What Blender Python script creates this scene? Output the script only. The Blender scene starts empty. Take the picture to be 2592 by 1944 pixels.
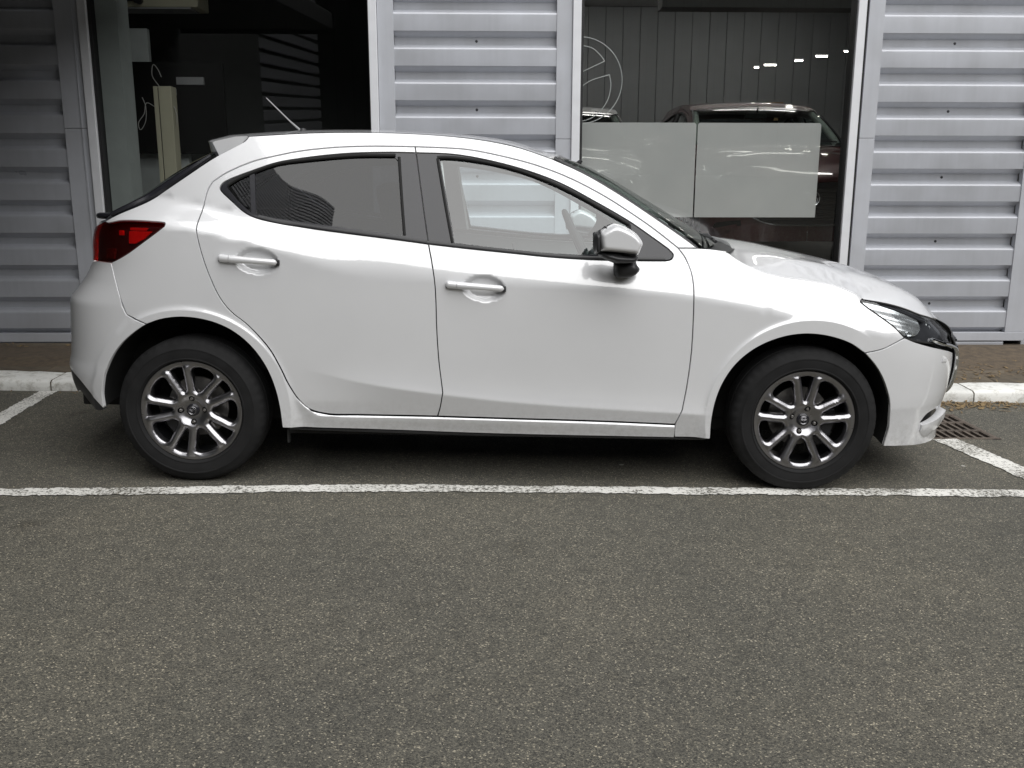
import bpy, bmesh, math, random
import numpy as np
from mathutils import Matrix, Vector
from mathutils.geometry import delaunay_2d_cdt
random.seed(7); rng=np.random.default_rng(7)
scene=bpy.context.scene
COL=scene.collection

# ---------------------------------------------------------------- camera, sky, sun, exposure
PITCH,ROLL,YAW,CAMH=.2152279,.00186,.0189841,1.2671251
SLOPE=.0148852                       # the yard falls gently to the right for drainage
def camera_axes():
    f=np.array([math.sin(YAW)*math.cos(PITCH),math.cos(YAW)*math.cos(PITCH),-math.sin(PITCH)])
    r=np.array([math.cos(YAW),-math.sin(YAW),0.]);u=np.cross(r,f)
    return r*math.cos(ROLL)+u*math.sin(ROLL),-r*math.sin(ROLL)+u*math.cos(ROLL),f
cr,cu,cf=camera_axes()
cam=bpy.data.cameras.new('camera');cam.sensor_width=36;cam.lens=36*2340/2592
cam.clip_start=.05;cam.clip_end=1500
camo=bpy.data.objects.new('camera',cam);COL.objects.link(camo)
camo.matrix_world=Matrix(((cr[0],cu[0],-cf[0],0),(cr[1],cu[1],-cf[1],0),(cr[2],cu[2],-cf[2],CAMH),(0,0,0,1)))
scene.camera=camo
SUN_EL,SUN_AZ=math.radians(53),math.radians(152)     # high, behind the camera and to its right; azimuth from +Y towards +X
world=bpy.data.worlds.new('World');scene.world=world;world.use_nodes=True
nt=world.node_tree;nt.nodes.clear()
sky=nt.nodes.new('ShaderNodeTexSky');sky.sky_type='NISHITA';sky.sun_disc=False
sky.sun_elevation=SUN_EL;sky.sun_rotation=SUN_AZ;sky.air_density=1.2;sky.dust_density=4.5;sky.ozone_density=1.0
hsv=nt.nodes.new('ShaderNodeHueSaturation');hsv.inputs['Saturation'].default_value=.85
bg=nt.nodes.new('ShaderNodeBackground');bg.inputs['Strength'].default_value=.15
wo=nt.nodes.new('ShaderNodeOutputWorld')
wtc=nt.nodes.new('ShaderNodeTexCoord');cn=nt.nodes.new('ShaderNodeTexNoise');cn.inputs['Scale'].default_value=3.2;cn.inputs['Detail'].default_value=7;cn.inputs['Distortion'].default_value=.4
cm=nt.nodes.new('ShaderNodeMapping');cm.inputs['Scale'].default_value=(1,1,2.2);nt.links.new(wtc.outputs['Generated'],cm.inputs[0]);nt.links.new(cm.outputs[0],cn.inputs['Vector'])
cv=nt.nodes.new('ShaderNodeMapRange');cv.inputs['From Min'].default_value=.3;cv.inputs['From Max'].default_value=.7;cv.inputs['To Min'].default_value=.72;cv.inputs['To Max'].default_value=1.28;nt.links.new(cn.outputs['Fac'],cv.inputs['Value'])
nt.links.new(sky.outputs[0],hsv.inputs['Color']);nt.links.new(cv.outputs[0],hsv.inputs['Value']);nt.links.new(hsv.outputs[0],bg.inputs[0])     # thin cloud;nt.links.new(bg.outputs[0],wo.inputs[0])
sun=bpy.data.lights.new('sun','SUN');sun.energy=1.5;sun.angle=math.radians(78);sun.color=(1,.995,.985)
suno=bpy.data.objects.new('sun',sun);COL.objects.link(suno)
sd=Vector((math.sin(SUN_AZ)*math.cos(SUN_EL),math.cos(SUN_AZ)*math.cos(SUN_EL),math.sin(SUN_EL)))
suno.rotation_euler=(-sd).to_track_quat('-Z','Y').to_euler()
scene.view_settings.view_transform='Standard';scene.view_settings.look='None'
scene.view_settings.gamma=1;scene.view_settings.exposure=1.60;scene.view_settings.use_curve_mapping=False

# ---------------------------------------------------------------- helpers: objects
def tag(o,label=None,cat=None,group=None,kind=None):
    if label: o['label']=label
    if cat: o['category']=cat
    if group: o['group']=group
    if kind: o['kind']=kind
    return o
def empty(name,loc=(0,0,0),rz=0,parent=None):
    o=bpy.data.objects.new(name,None);COL.objects.link(o);o.location=loc;o.rotation_euler=(0,0,rz);o.empty_display_size=.2
    o.parent=parent;return o
def mesh_object(name,verts,faces,mat,parent=None,smooth=False,normals=None,sharp=None):
    me=bpy.data.meshes.new(name);me.from_pydata([tuple(map(float,v)) for v in verts],[],[tuple(map(int,f)) for f in faces])
    me.update()
    if mat is not None: me.materials.append(mat)
    if smooth: me.polygons.foreach_set('use_smooth',[True]*len(me.polygons))
    if normals is not None: me.normals_split_custom_set_from_vertices([tuple(map(float,n)) for n in normals])
    elif sharp is not None and smooth: me.set_sharp_from_angle(angle=math.radians(sharp))
    o=bpy.data.objects.new(name,me);COL.objects.link(o);o.parent=parent
    return o
class MB:
    """collects shapes for one mesh"""
    def __init__(s): s.v=[];s.f=[]
    def add(s,v,f):
        n=len(s.v);s.v+= [tuple(map(float,p)) for p in v];s.f+=[tuple(int(i)+n for i in q) for q in f];return s
    def box(s,x0,x1,y0,y1,z0,z1,bev=0):
        if bev<=0:
            v=[(x,y,z) for x in (x0,x1) for y in (y0,y1) for z in (z0,z1)]
            return s.add(v,[(0,1,3,2),(4,6,7,5),(0,4,5,1),(2,3,7,6),(0,2,6,4),(1,5,7,3)])
        bm=bmesh.new();bmesh.ops.create_cube(bm,size=1)
        for p in bm.verts: p.co=((x0+x1)/2+p.co.x*(x1-x0),(y0+y1)/2+p.co.y*(y1-y0),(z0+z1)/2+p.co.z*(z1-z0))
        bmesh.ops.bevel(bm,geom=bm.edges[:],offset=bev,segments=2,affect='EDGES',profile=.6)
        bm.verts.index_update();s.add([p.co[:] for p in bm.verts],[[p.index for p in f.verts] for f in bm.faces]);bm.free();return s
    def tube(s,pts,r,n=8,caps=True):
        pts=[np.array(p,float) for p in pts];rs=r if hasattr(r,'__len__') else [r]*len(pts)
        up=None;rings=[]
        for i,p in enumerate(pts):
            d=pts[min(i+1,len(pts)-1)]-pts[max(i-1,0)];d/=np.linalg.norm(d)+1e-12
            if up is None:
                up=np.array([0,0,1.]) if abs(d[2])<.9 else np.array([1.,0,0])
            a=np.cross(d,up);a/=np.linalg.norm(a)+1e-12;b=np.cross(a,d);up=b
            rings.append([p+rs[i]*(math.cos(t)*a+math.sin(t)*b) for t in np.linspace(0,2*math.pi,n,endpoint=False)])
        v=[q for g in rings for q in g];f=[]
        for i in range(len(pts)-1):
            for j in range(n):
                k=(j+1)%n;f.append((i*n+j,i*n+k,(i+1)*n+k,(i+1)*n+j))
        if caps: f+=[tuple(range(n))[::-1],tuple((len(pts)-1)*n+j for j in range(n))]
        return s.add(v,f)
    def lathe(s,prof,n=48,axis='y',c=(0,0,0),close=False):
        """prof: list of (radius, along-axis)"""
        v=[];m=len(prof)
        for i in range(n):
            t=2*math.pi*i/n
            for r,h in prof:
                p=(r*math.cos(t),h,r*math.sin(t)) if axis=='y' else (r*math.cos(t),r*math.sin(t),h) if axis=='z' else (h,r*math.cos(t),r*math.sin(t))
                v.append((p[0]+c[0],p[1]+c[1],p[2]+c[2]))
        f=[]
        for i in range(n):
            k=(i+1)%n
            for j in range(m-1 if not close else m):
                l=(j+1)%m;f.append((i*m+j,k*m+j,k*m+l,i*m+l))
        return s.add(v,f)
    def build(s,name,mat,parent=None,smooth=False,sharp=35):
        return mesh_object(name,s.v,s.f,mat,parent,smooth,sharp=sharp if smooth else None)
def box(name,mat,x0,x1,y0,y1,z0,z1,parent=None,bev=0):
    return MB().box(x0,x1,y0,y1,z0,z1,bev).build(name,mat,parent)
def copy_tree(o,parent=None,swap=None,skip=()):
    c=o.copy();COL.objects.link(c);c.parent=parent
    if swap and c.type=='MESH' and len(c.material_slots) and c.material_slots[0].material in swap:
        c.material_slots[0].link='OBJECT';c.material_slots[0].material=swap[o.data.materials[0]]
    for ch in [k for k in bpy.data.objects if k.parent==o]:
        if ch.name.split('.')[0] not in skip: copy_tree(ch,c,swap,skip)
    return c

# ---------------------------------------------------------------- helpers: numbers
def pchip(xs,ys):
    xs=np.array(xs,float);ys=np.array(ys,float);h=np.diff(xs);d=np.diff(ys)/h
    m=np.zeros_like(ys);m[0]=d[0];m[-1]=d[-1]
    for i in range(1,len(xs)-1):
        if d[i-1]*d[i]>0:
            w1=2*h[i]+h[i-1];w2=h[i]+2*h[i-1];m[i]=(w1+w2)/(w1/d[i-1]+w2/d[i])
    def f(x):
        x=np.asarray(x,float);i=np.clip(np.searchsorted(xs,x)-1,0,len(xs)-2)
        t=(x-xs[i])/h[i];hh=h[i]
        lo=x<xs[0];hi=x>xs[-1]
        r=(2*t**3-3*t**2+1)*ys[i]+(t**3-2*t**2+t)*hh*m[i]+(-2*t**3+3*t**2)*ys[i+1]+(t**3-t**2)*hh*m[i+1]
        r=np.where(lo,ys[0]+(x-xs[0])*m[0],r);r=np.where(hi,ys[-1]+(x-xs[-1])*m[-1],r)
        return r
    return f
def sst(a,b,x):
    t=np.clip((x-a)/(b-a),0,1);return t*t*(3-2*t)
def fair(f,lo,hi,s):
    """a curve evened out over s metres, so that reflections run clean"""
    d=.002;x=np.arange(lo-4*s,hi+4*s,d);k=np.exp(-.5*(np.arange(-3*s,3*s+d,d)/s)**2);k/=k.sum();n=len(k)//2
    y=np.convolve(f(x),k,'same');x,y=x[n:-n],y[n:-n];return lambda q:np.interp(q,x,y)
def spline(pts,step=.012):
    """Catmull-Rom through the points, resampled evenly"""
    P=np.array(pts,float)
    if len(P)==2: Q=np.linspace(P[0],P[1],60)
    else:
        e=np.vstack([2*P[0]-P[1],P,2*P[-1]-P[-2]]);Q=[]
        for i in range(1,len(e)-2):
            p0,p1,p2,p3=e[i-1],e[i],e[i+1],e[i+2]
            t0=0;t1=t0+max(np.linalg.norm(p1-p0),1e-6)**.5;t2=t1+max(np.linalg.norm(p2-p1),1e-6)**.5;t3=t2+max(np.linalg.norm(p3-p2),1e-6)**.5
            t=np.linspace(t1,t2,16,endpoint=False)[:,None]
            A1=(t1-t)/(t1-t0)*p0+(t-t0)/(t1-t0)*p1;A2=(t2-t)/(t2-t1)*p1+(t-t1)/(t2-t1)*p2;A3=(t3-t)/(t3-t2)*p2+(t-t2)/(t3-t2)*p3
            B1=(t2-t)/(t2-t0)*A1+(t-t0)/(t2-t0)*A2;B2=(t3-t)/(t3-t1)*A2+(t-t1)/(t3-t1)*A3
            Q.append((t2-t)/(t2-t1)*B1+(t-t1)/(t2-t1)*B2)
        Q=np.vstack(Q+[P[-1:]])
    L=np.r_[0,np.cumsum(np.linalg.norm(np.diff(Q,axis=0),axis=1))]
    n=max(2,int(round(L[-1]/step))+1);s=np.linspace(0,L[-1],n)
    return np.stack([np.interp(s,L,Q[:,k]) for k in range(Q.shape[1])],-1)
def chain(*segs):
    """join resampled segments into one closed loop"""
    out=[]
    for s in segs:
        for p in s:
            if not out or np.linalg.norm(np.array(out[-1])-p)>1e-4: out.append(tuple(p))
    if np.linalg.norm(np.array(out[0])-np.array(out[-1]))<1e-4: out.pop()
    return np.array(out)
def area2(P): x,y=P[:,0],P[:,1];return np.sum(x*np.roll(y,-1)-np.roll(x,-1)*y)
def inset(P,d):
    """offset a closed loop inwards by d"""
    if area2(P)<0: P=P[::-1]
    a=P-np.roll(P,1,0);b=np.roll(P,-1,0)-P
    na=np.stack([-a[:,1],a[:,0]],-1);nb=np.stack([-b[:,1],b[:,0]],-1)
    na/=np.linalg.norm(na,axis=1)[:,None]+1e-12;nb/=np.linalg.norm(nb,axis=1)[:,None]+1e-12
    n=na+nb;l=np.linalg.norm(n,axis=1)[:,None];n/=np.maximum(l,.35)**2/2+1e-9
    ln=np.linalg.norm(n,axis=1)[:,None];n=n/np.maximum(ln,1e-9)*np.minimum(ln,1.6)
    return P+n*d
def inpoly(Q,P):
    x,y=Q[:,0],Q[:,1];r=np.zeros(len(Q),bool);j=len(P)-1
    for i in range(len(P)):
        xi,yi=P[i];xj,yj=P[j]
        c=((yi>y)!=(yj>y));
        if yj!=yi: r^=c&(x<(xj-xi)*(y-yi)/(yj-yi)+xi)
        j=i
    return r
def polydist(Q,P):
    d=np.full(len(Q),1e9);A=P;B=np.roll(P,-1,0)
    for a,b in zip(A,B):
        e=b-a;t=np.clip(((Q-a)@e)/(e@e+1e-18),0,1);d=np.minimum(d,np.hypot(*(Q-a-t[:,None]*e).T))
    return d
def triangulate(loops,step,extra=None):
    """loops[0] outline, the others holes; returns 2d points and triangles"""
    o=loops[0];lo=o.min(0);hi=o.max(0)
    gx,gy=np.meshgrid(np.arange(lo[0],hi[0],step),np.arange(lo[1],hi[1],step));G=np.stack([gx.ravel(),gy.ravel()],-1)
    if extra is not None and len(extra):
        k=np.round(extra/(step*.75)).astype(int);occ=set()
        for a,b in k: occ.update((a+i,b+j) for i in (-1,0,1) for j in (-1,0,1))
        g=np.round(G/(step*.75)).astype(int);G=np.vstack([G[[tuple(q) not in occ for q in g]],extra])
    m=inpoly(G,o)
    for h in loops[1:]: m&=~inpoly(G,h)
    G=G[m]
    if len(G):
        d=np.min([polydist(G,l) for l in loops],0);G=G[d>step*.33 if extra is None else d>.003]
    V=[Vector(p) for l in loops for p in l]+[Vector(p) for p in G];E=[];n=0
    for l in loops:
        E+=[(n+i,n+(i+1)%len(l)) for i in range(len(l))];n+=len(l)
    v,e,f,*_=delaunay_2d_cdt(V,E,[],0,1e-7)
    v=np.array([(p.x,p.y) for p in v]);f=np.array([t for t in f if len(t)==3])
    c=v[f].mean(1);m=inpoly(c,o)
    for h in loops[1:]: m&=~inpoly(c,h)
    return v,f[m]
def surface(fmap,P,orient):
    """points and normals of the mapped surface"""
    p=np.stack(fmap(P[:,0],P[:,1]),-1);e=4e-4
    du=np.stack(fmap(P[:,0]+e,P[:,1]),-1)-np.stack(fmap(P[:,0]-e,P[:,1]),-1)
    dv=np.stack(fmap(P[:,0],P[:,1]+e),-1)-np.stack(fmap(P[:,0],P[:,1]-e),-1)
    n=np.cross(du,dv);n/=np.linalg.norm(n,axis=1)[:,None]+1e-15
    s=np.sign(np.sum(n*orient(p),1));s[s==0]=1
    return p,n*s[:,None]
def panel(name,fmap,orient,loops,mat,parent,step=.03,gap=.0032,fold=.016,extra=None,mirror=True,rename=None):
    """sheet-metal panel: outline traced on a surface, edges folded inwards. Returns [near, far] objects"""
    loops=[l if area2(l)>0 else l[::-1] for l in loops]
    L=[inset(loops[0],gap)]+[inset(l,-gap if gap<.004 else 0) for l in loops[1:]]
    v2,f=triangulate(L,step,extra)
    p,n=surface(fmap,v2,orient)
    tri=p[f];fn=np.cross(tri[:,1]-tri[:,0],tri[:,2]-tri[:,0]);fl=np.sum(fn*n[f].mean(1),1)<0;f[fl]=f[fl][:,::-1]
    V=[p];N=[n];F=[tuple(t) for t in f];k=len(p)
    for i,l in enumerate(L):
        q,m=surface(fmap,l,orient);t=np.roll(q,-1,0)-np.roll(q,1,0);t/=np.linalg.norm(t,axis=1)[:,None]+1e-12
        o=np.cross(t,m);c=q.mean(0)
        # outwards from the sheet: check in 2d
        eps=.002;l2=inset(l,eps);q2=np.stack(fmap(l2[:,0],l2[:,1]),-1)
        s=np.sign(np.sum(o*(q-q2),1).mean())*(1 if i==0 else -1);o*=s
        nn=len(q)
        rings=[(q,.7*m+.7*o),(q-m*.0025+o*.0011,.25*m+.95*o),(q-m*fold+o*.0005,o)]
        for r,w in rings: V.append(r);N.append(w/np.linalg.norm(w,axis=1)[:,None])
        for a in range(2):
            b0=k+a*nn;b1=k+(a+1)*nn
            for j in range(nn):
                jj=(j+1)%nn;F.append((b0+j,b0+jj,b1+jj,b1+j))
        k+=3*nn
    V=np.vstack(V);N=np.vstack(N)
    G=[]
    for t in F:
        if len(t)==4:
            a,b,c,_=t;w=np.cross(V[b]-V[a],V[c]-V[a])
            G.append(t if w@N[a]+w@N[c]>=0 else t[::-1])
        else: G.append(t)
    out=[mesh_object(name,V,G,mat,parent,True,N)]
    if mirror:
        M=np.array([1,-1,1.]);out.append(mesh_object(name,V*M,[t[::-1] for t in G],mat,parent,True,N*M))
    return out
def near_side(p): return np.tile([0,-1.,0],(len(p),1))
def upwards(p): return np.tile([0,0,1.],(len(p),1))

# ---------------------------------------------------------------- helpers: materials
def nodes_of(name):
    m=bpy.data.materials.new(name);m.use_nodes=True;t=m.node_tree;b=t.nodes['Principled BSDF'];return m,t,b
def N_(t,kind,**kw):
    n=t.nodes.new(kind)
    for k,v in kw.items():
        if k in n.inputs: n.inputs[k].default_value=v
        else: setattr(n,k,v)
    return n
def ramp(t,stops,src):
    r=t.nodes.new('ShaderNodeValToRGB');e=r.color_ramp.elements
    while len(e)<len(stops): e.new(.5)
    for q,(p,c) in zip(e,stops): q.position=p;q.color=(*c,1) if len(c)==3 else c
    t.links.new(src,r.inputs[0]);return r
def mixc(t,a,b,fac,mode='MIX'):
    m=t.nodes.new('ShaderNodeMix');m.data_type='RGBA';m.blend_type=mode
    for s,v in ((0,fac),(6,a),(7,b)):
        if hasattr(v,'links') or hasattr(v,'is_linked'): t.links.new(v,m.inputs[s])
        else: m.inputs[s].default_value=v if s==0 else (*v,1)
    return m.outputs[2]
def plain(name,col,rough=.5,metal=0,coat=0,var=.06,scale=9,bump=0,bscale=200,spec=.5,coatrough=.04):
    """one colour with slight uneven tone and sheen"""
    m,t,b=nodes_of(name);tc=N_(t,'ShaderNodeTexCoord');no=N_(t,'ShaderNodeTexNoise',Scale=scale,Detail=5.)
    t.links.new(tc.outputs['Object'],no.inputs['Vector'])
    r=ramp(t,[(.3,tuple(c*(1-var) for c in col)),(.7,tuple(min(1,c*(1+var)) for c in col))],no.outputs['Fac'])
    t.links.new(r.outputs[0],b.inputs['Base Color'])
    rr=N_(t,'ShaderNodeMapRange');rr.inputs['To Min'].default_value=max(0,rough-.05);rr.inputs['To Max'].default_value=min(1,rough+.07)
    t.links.new(no.outputs['Fac'],rr.inputs['Value']);t.links.new(rr.outputs[0],b.inputs['Roughness'])
    b.inputs['Metallic'].default_value=metal;b.inputs['Coat Weight'].default_value=coat;b.inputs['Coat Roughness'].default_value=coatrough
    b.inputs['Specular IOR Level'].default_value=spec
    if bump:
        n2=N_(t,'ShaderNodeTexNoise',Scale=bscale,Detail=4.);t.links.new(tc.outputs['Object'],n2.inputs['Vector'])
        bp=N_(t,'ShaderNodeBump',Strength=bump,Distance=.002);t.links.new(n2.outputs['Fac'],bp.inputs['Height']);t.links.new(bp.outputs[0],b.inputs['Normal'])
    return m
def sheet_metal(name,col,rough,metal):
    """coated sheet with faint rain streaks and grime"""
    m,t,b=nodes_of(name);tc=N_(t,'ShaderNodeTexCoord');mp=N_(t,'ShaderNodeMapping');mp.inputs['Scale'].default_value=(26,26,1.3);t.links.new(tc.outputs['Object'],mp.inputs[0])
    n=N_(t,'ShaderNodeTexNoise',Scale=1.,Detail=5.);t.links.new(mp.outputs[0],n.inputs['Vector']);n2=N_(t,'ShaderNodeTexNoise',Scale=3.5,Detail=8.);t.links.new(tc.outputs['Object'],n2.inputs['Vector'])
    a=ramp(t,[(.30,tuple(c*.955 for c in col)),(.6,col)],n.outputs['Fac']);d=ramp(t,[(.36,(.93,.925,.915)),(.62,(1.02,1.02,1.02))],n2.outputs['Fac'])
    t.links.new(mixc(t,a.outputs[0],d.outputs[0],1.,'MULTIPLY'),b.inputs['Base Color']);b.inputs['Metallic'].default_value=metal
    rr=N_(t,'ShaderNodeMapRange');rr.inputs['To Min'].default_value=rough-.06;rr.inputs['To Max'].default_value=rough+.14;t.links.new(n2.outputs['Fac'],rr.inputs['Value']);t.links.new(rr.outputs[0],b.inputs['Roughness'])
    n4=N_(t,'ShaderNodeTexNoise',Scale=2.,Detail=2.);t.links.new(tc.outputs['Object'],n4.inputs['Vector']);bp=N_(t,'ShaderNodeBump',Strength=.10,Distance=.008);t.links.new(n4.outputs['Fac'],bp.inputs['Height']);t.links.new(bp.outputs[0],b.inputs['Normal'])
    return m
def glass(name,tint,f0=.08,rough=0.0):
    """thin pane: see-through tint under a Fresnel reflection"""
    m=bpy.data.materials.new(name);m.use_nodes=True;t=m.node_tree;t.nodes.clear()
    o=N_(t,'ShaderNodeOutputMaterial');tr=N_(t,'ShaderNodeBsdfTransparent');tr.inputs[0].default_value=(*tint,1)
    gl=N_(t,'ShaderNodeBsdfGlossy');gl.inputs['Roughness'].default_value=rough
    lw=N_(t,'ShaderNodeLayerWeight',Blend=.5)
    pw=N_(t,'ShaderNodeMath',operation='POWER');pw.inputs[1].default_value=5;t.links.new(lw.outputs['Facing'],pw.inputs[0])
    ma=N_(t,'ShaderNodeMath',operation='MULTIPLY_ADD');ma.inputs[1].default_value=1-f0;ma.inputs[2].default_value=f0;t.links.new(pw.outputs[0],ma.inputs[0])
    mx=N_(t,'ShaderNodeMixShader');t.links.new(ma.outputs[0],mx.inputs[0]);t.links.new(tr.outputs[0],mx.inputs[1]);t.links.new(gl.outputs[0],mx.inputs[2])
    t.links.new(mx.outputs[0],o.inputs[0]);return m
def paint(name,col):
    m,t,b=nodes_of(name);tc=N_(t,'ShaderNodeTexCoord')
    vo=N_(t,'ShaderNodeTexNoise',Scale=3.,Detail=6.);t.links.new(tc.outputs['Object'],vo.inputs['Vector'])
    r=ramp(t,[(.35,tuple(c*.965 for c in col)),(.65,col)],vo.outputs['Fac'])
    sz=N_(t,'ShaderNodeSeparateXYZ');t.links.new(tc.outputs['Object'],sz.inputs[0]);n5=N_(t,'ShaderNodeTexNoise',Scale=38.,Detail=8.);n5.inputs['Roughness'].default_value=.8;t.links.new(tc.outputs['Object'],n5.inputs['Vector'])
    zz=N_(t,'ShaderNodeMapRange');zz.inputs['From Min'].default_value=.20;zz.inputs['From Max'].default_value=.40;zz.inputs['To Min'].default_value=.34;zz.inputs['To Max'].default_value=0;t.links.new(sz.outputs['Z'],zz.inputs['Value'])
    mu=N_(t,'ShaderNodeMath',operation='MULTIPLY');sp=ramp(t,[(.42,(0,0,0)),(.68,(1,1,1))],n5.outputs['Fac']);t.links.new(zz.outputs[0],mu.inputs[0]);t.links.new(sp.outputs[0],mu.inputs[1])
    t.links.new(mixc(t,r.outputs[0],(.20,.18,.15),mu.outputs[0]),b.inputs['Base Color'])
    b.inputs['Roughness'].default_value=.36;b.inputs['Metallic'].default_value=.13
    b.inputs['Coat Weight'].default_value=1;b.inputs['Coat Roughness'].default_value=.035;b.inputs['Coat IOR'].default_value=1.85
    no=N_(t,'ShaderNodeTexNoise',Scale=90.,Detail=1.);t.links.new(tc.outputs['Object'],no.inputs['Vector'])
    bp=N_(t,'ShaderNodeBump',Strength=.012,Distance=.01);t.links.new(no.outputs['Fac'],bp.inputs['Height']);t.links.new(bp.outputs[0],b.inputs['Coat Normal'])
    return m
def asphalt_colour(t,tc):
    co=tc.outputs['Object']
    v1=N_(t,'ShaderNodeTexVoronoi',Scale=260.);t.links.new(co,v1.inputs['Vector'])
    sep=N_(t,'ShaderNodeSeparateColor');t.links.new(v1.outputs['Color'],sep.inputs[0])
    stone=ramp(t,[(0,(.046,.046,.042)),(.25,(.084,.081,.071)),(.62,(.117,.112,.096)),(.88,(.150,.142,.118)),(.96,(.235,.215,.172)),(1,(.44,.40,.32))],sep.outputs[0])
    v2=N_(t,'ShaderNodeTexVoronoi',Scale=480.);t.links.new(co,v2.inputs['Vector'])
    sep2=N_(t,'ShaderNodeSeparateColor');t.links.new(v2.outputs['Color'],sep2.inputs[0])
    grit=ramp(t,[(0,(.74,.74,.74)),(.7,(1,1,1)),(1,(1.35,1.32,1.25))],sep2.outputs[1])
    c=mixc(t,stone.outputs[0],grit.outputs[0],1.,'MULTIPLY')
    n1=N_(t,'ShaderNodeTexNoise',Scale=1.1,Detail=6.);t.links.new(co,n1.inputs['Vector'])
    pat=ramp(t,[(.3,(.85,.86,.86)),(.7,(1.13,1.11,1.06))],n1.outputs['Fac'])
    c=mixc(t,c,pat.outputs[0],1.,'MULTIPLY')
    n2=N_(t,'ShaderNodeTexNoise',Scale=14.,Detail=4.);t.links.new(co,n2.inputs['Vector'])
    p2=ramp(t,[(.35,(.92,.92,.92)),(.65,(1.07,1.07,1.07))],n2.outputs['Fac'])
    c=mixc(t,c,p2.outputs[0],1.,'MULTIPLY')
    n3=N_(t,'ShaderNodeTexNoise',Scale=2.6,Detail=3.,Distortion=.6);t.links.new(co,n3.inputs['Vector'])
    oil=ramp(t,[(.66,(1,1,1)),(.74,(.74,.73,.71))],n3.outputs['Fac']);c=mixc(t,c,oil.outputs[0],1.,'MULTIPLY')
    v3=N_(t,'ShaderNodeTexVoronoi',Scale=2.3,feature='F1');v3.inputs['Randomness'].default_value=1.;nz=N_(t,'ShaderNodeTexNoise',Scale=30.,Detail=3.);t.links.new(co,nz.inputs['Vector'])
    mp=mixc(t,co,nz.outputs['Color'],.012);t.links.new(mp,v3.inputs['Vector'])
    spot=ramp(t,[(.020,(1,1,1)),(.030,(0,0,0))],v3.outputs['Distance'])
    return mixc(t,c,(.42,.41,.37),spot.outputs[0]),v1
def make_asphalt():
    m,t,b=nodes_of('asphalt');tc=N_(t,'ShaderNodeTexCoord');c,v=asphalt_colour(t,tc)
    t.links.new(c,b.inputs['Base Color']);b.inputs['Roughness'].default_value=.82;b.inputs['Specular IOR Level'].default_value=.35
    bp=N_(t,'ShaderNodeBump',Strength=.55,Distance=.003);t.links.new(v.outputs['Distance'],bp.inputs['Height']);bp.invert=True;t.links.new(bp.outputs[0],b.inputs['Normal']);return m
def make_roadpaint():
    m,t,b=nodes_of('road_paint');tc=N_(t,'ShaderNodeTexCoord');c,v=asphalt_colour(t,tc)
    n=N_(t,'ShaderNodeTexNoise',Scale=70.,Detail=5.);n.inputs['Roughness'].default_value=.75;t.links.new(tc.outputs['Object'],n.inputs['Vector'])
    n3=N_(t,'ShaderNodeTexNoise',Scale=3.,Detail=3.);t.links.new(tc.outputs['Object'],n3.inputs['Vector'])
    ad=N_(t,'ShaderNodeMath',operation='MULTIPLY_ADD');ad.inputs[1].default_value=.35;t.links.new(n3.outputs['Fac'],ad.inputs[0]);t.links.new(n.outputs['Fac'],ad.inputs[2])
    f=ramp(t,[(.595,(0,0,0)),(.66,(1,1,1))],ad.outputs[0])
    tone=ramp(t,[(.3,(.62,.61,.57)),(.7,(.80,.79,.75))],n3.outputs['Fac'])
    t.links.new(mixc(t,c,tone.outputs[0],f.outputs[0]),b.inputs['Base Color']);b.inputs['Roughness'].default_value=.7
    bp=N_(t,'ShaderNodeBump',Strength=.4,Distance=.003);t.links.new(f.outputs[0],bp.inputs['Height']);t.links.new(bp.outputs[0],b.inputs['Normal']);return m
def dirty(name,col,dirt,scale=6,lo=.45,hi=.7,rough=.75,bump=.3,bscale=60):
    m,t,b=nodes_of(name);tc=N_(t,'ShaderNodeTexCoord')
    n=N_(t,'ShaderNodeTexNoise',Scale=scale,Detail=8.);n.inputs['Roughness'].default_value=.7;t.links.new(tc.outputs['Object'],n.inputs['Vector'])
    f=ramp(t,[(lo,(0,0,0)),(hi,(1,1,1))],n.outputs['Fac'])
    oi=N_(t,'ShaderNodeObjectInfo');rr=ramp(t,[(0,(.78,.78,.78)),(1,(1.15,1.15,1.15))],oi.outputs['Random'])
    c=mixc(t,mixc(t,col,dirt,f.outputs[0]),rr.outputs[0],1.,'MULTIPLY');t.links.new(c,b.inputs['Base Color']);b.inputs['Roughness'].default_value=rough
    n2=N_(t,'ShaderNodeTexNoise',Scale=bscale,Detail=6.);t.links.new(tc.outputs['Object'],n2.inputs['Vector'])
    bp=N_(t,'ShaderNodeBump',Strength=bump,Distance=.004);t.links.new(n2.outputs['Fac'],bp.inputs['Height']);t.links.new(bp.outputs[0],b.inputs['Normal']);return m
def lamp_material(name,col,s):
    m=bpy.data.materials.new(name);m.use_nodes=True;t=m.node_tree;t.nodes.clear();o=N_(t,'ShaderNodeOutputMaterial');e=N_(t,'ShaderNodeEmission');e.inputs[0].default_value=(*col,1);e.inputs[1].default_value=s;t.links.new(e.outputs[0],o.inputs[0]);return m
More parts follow.
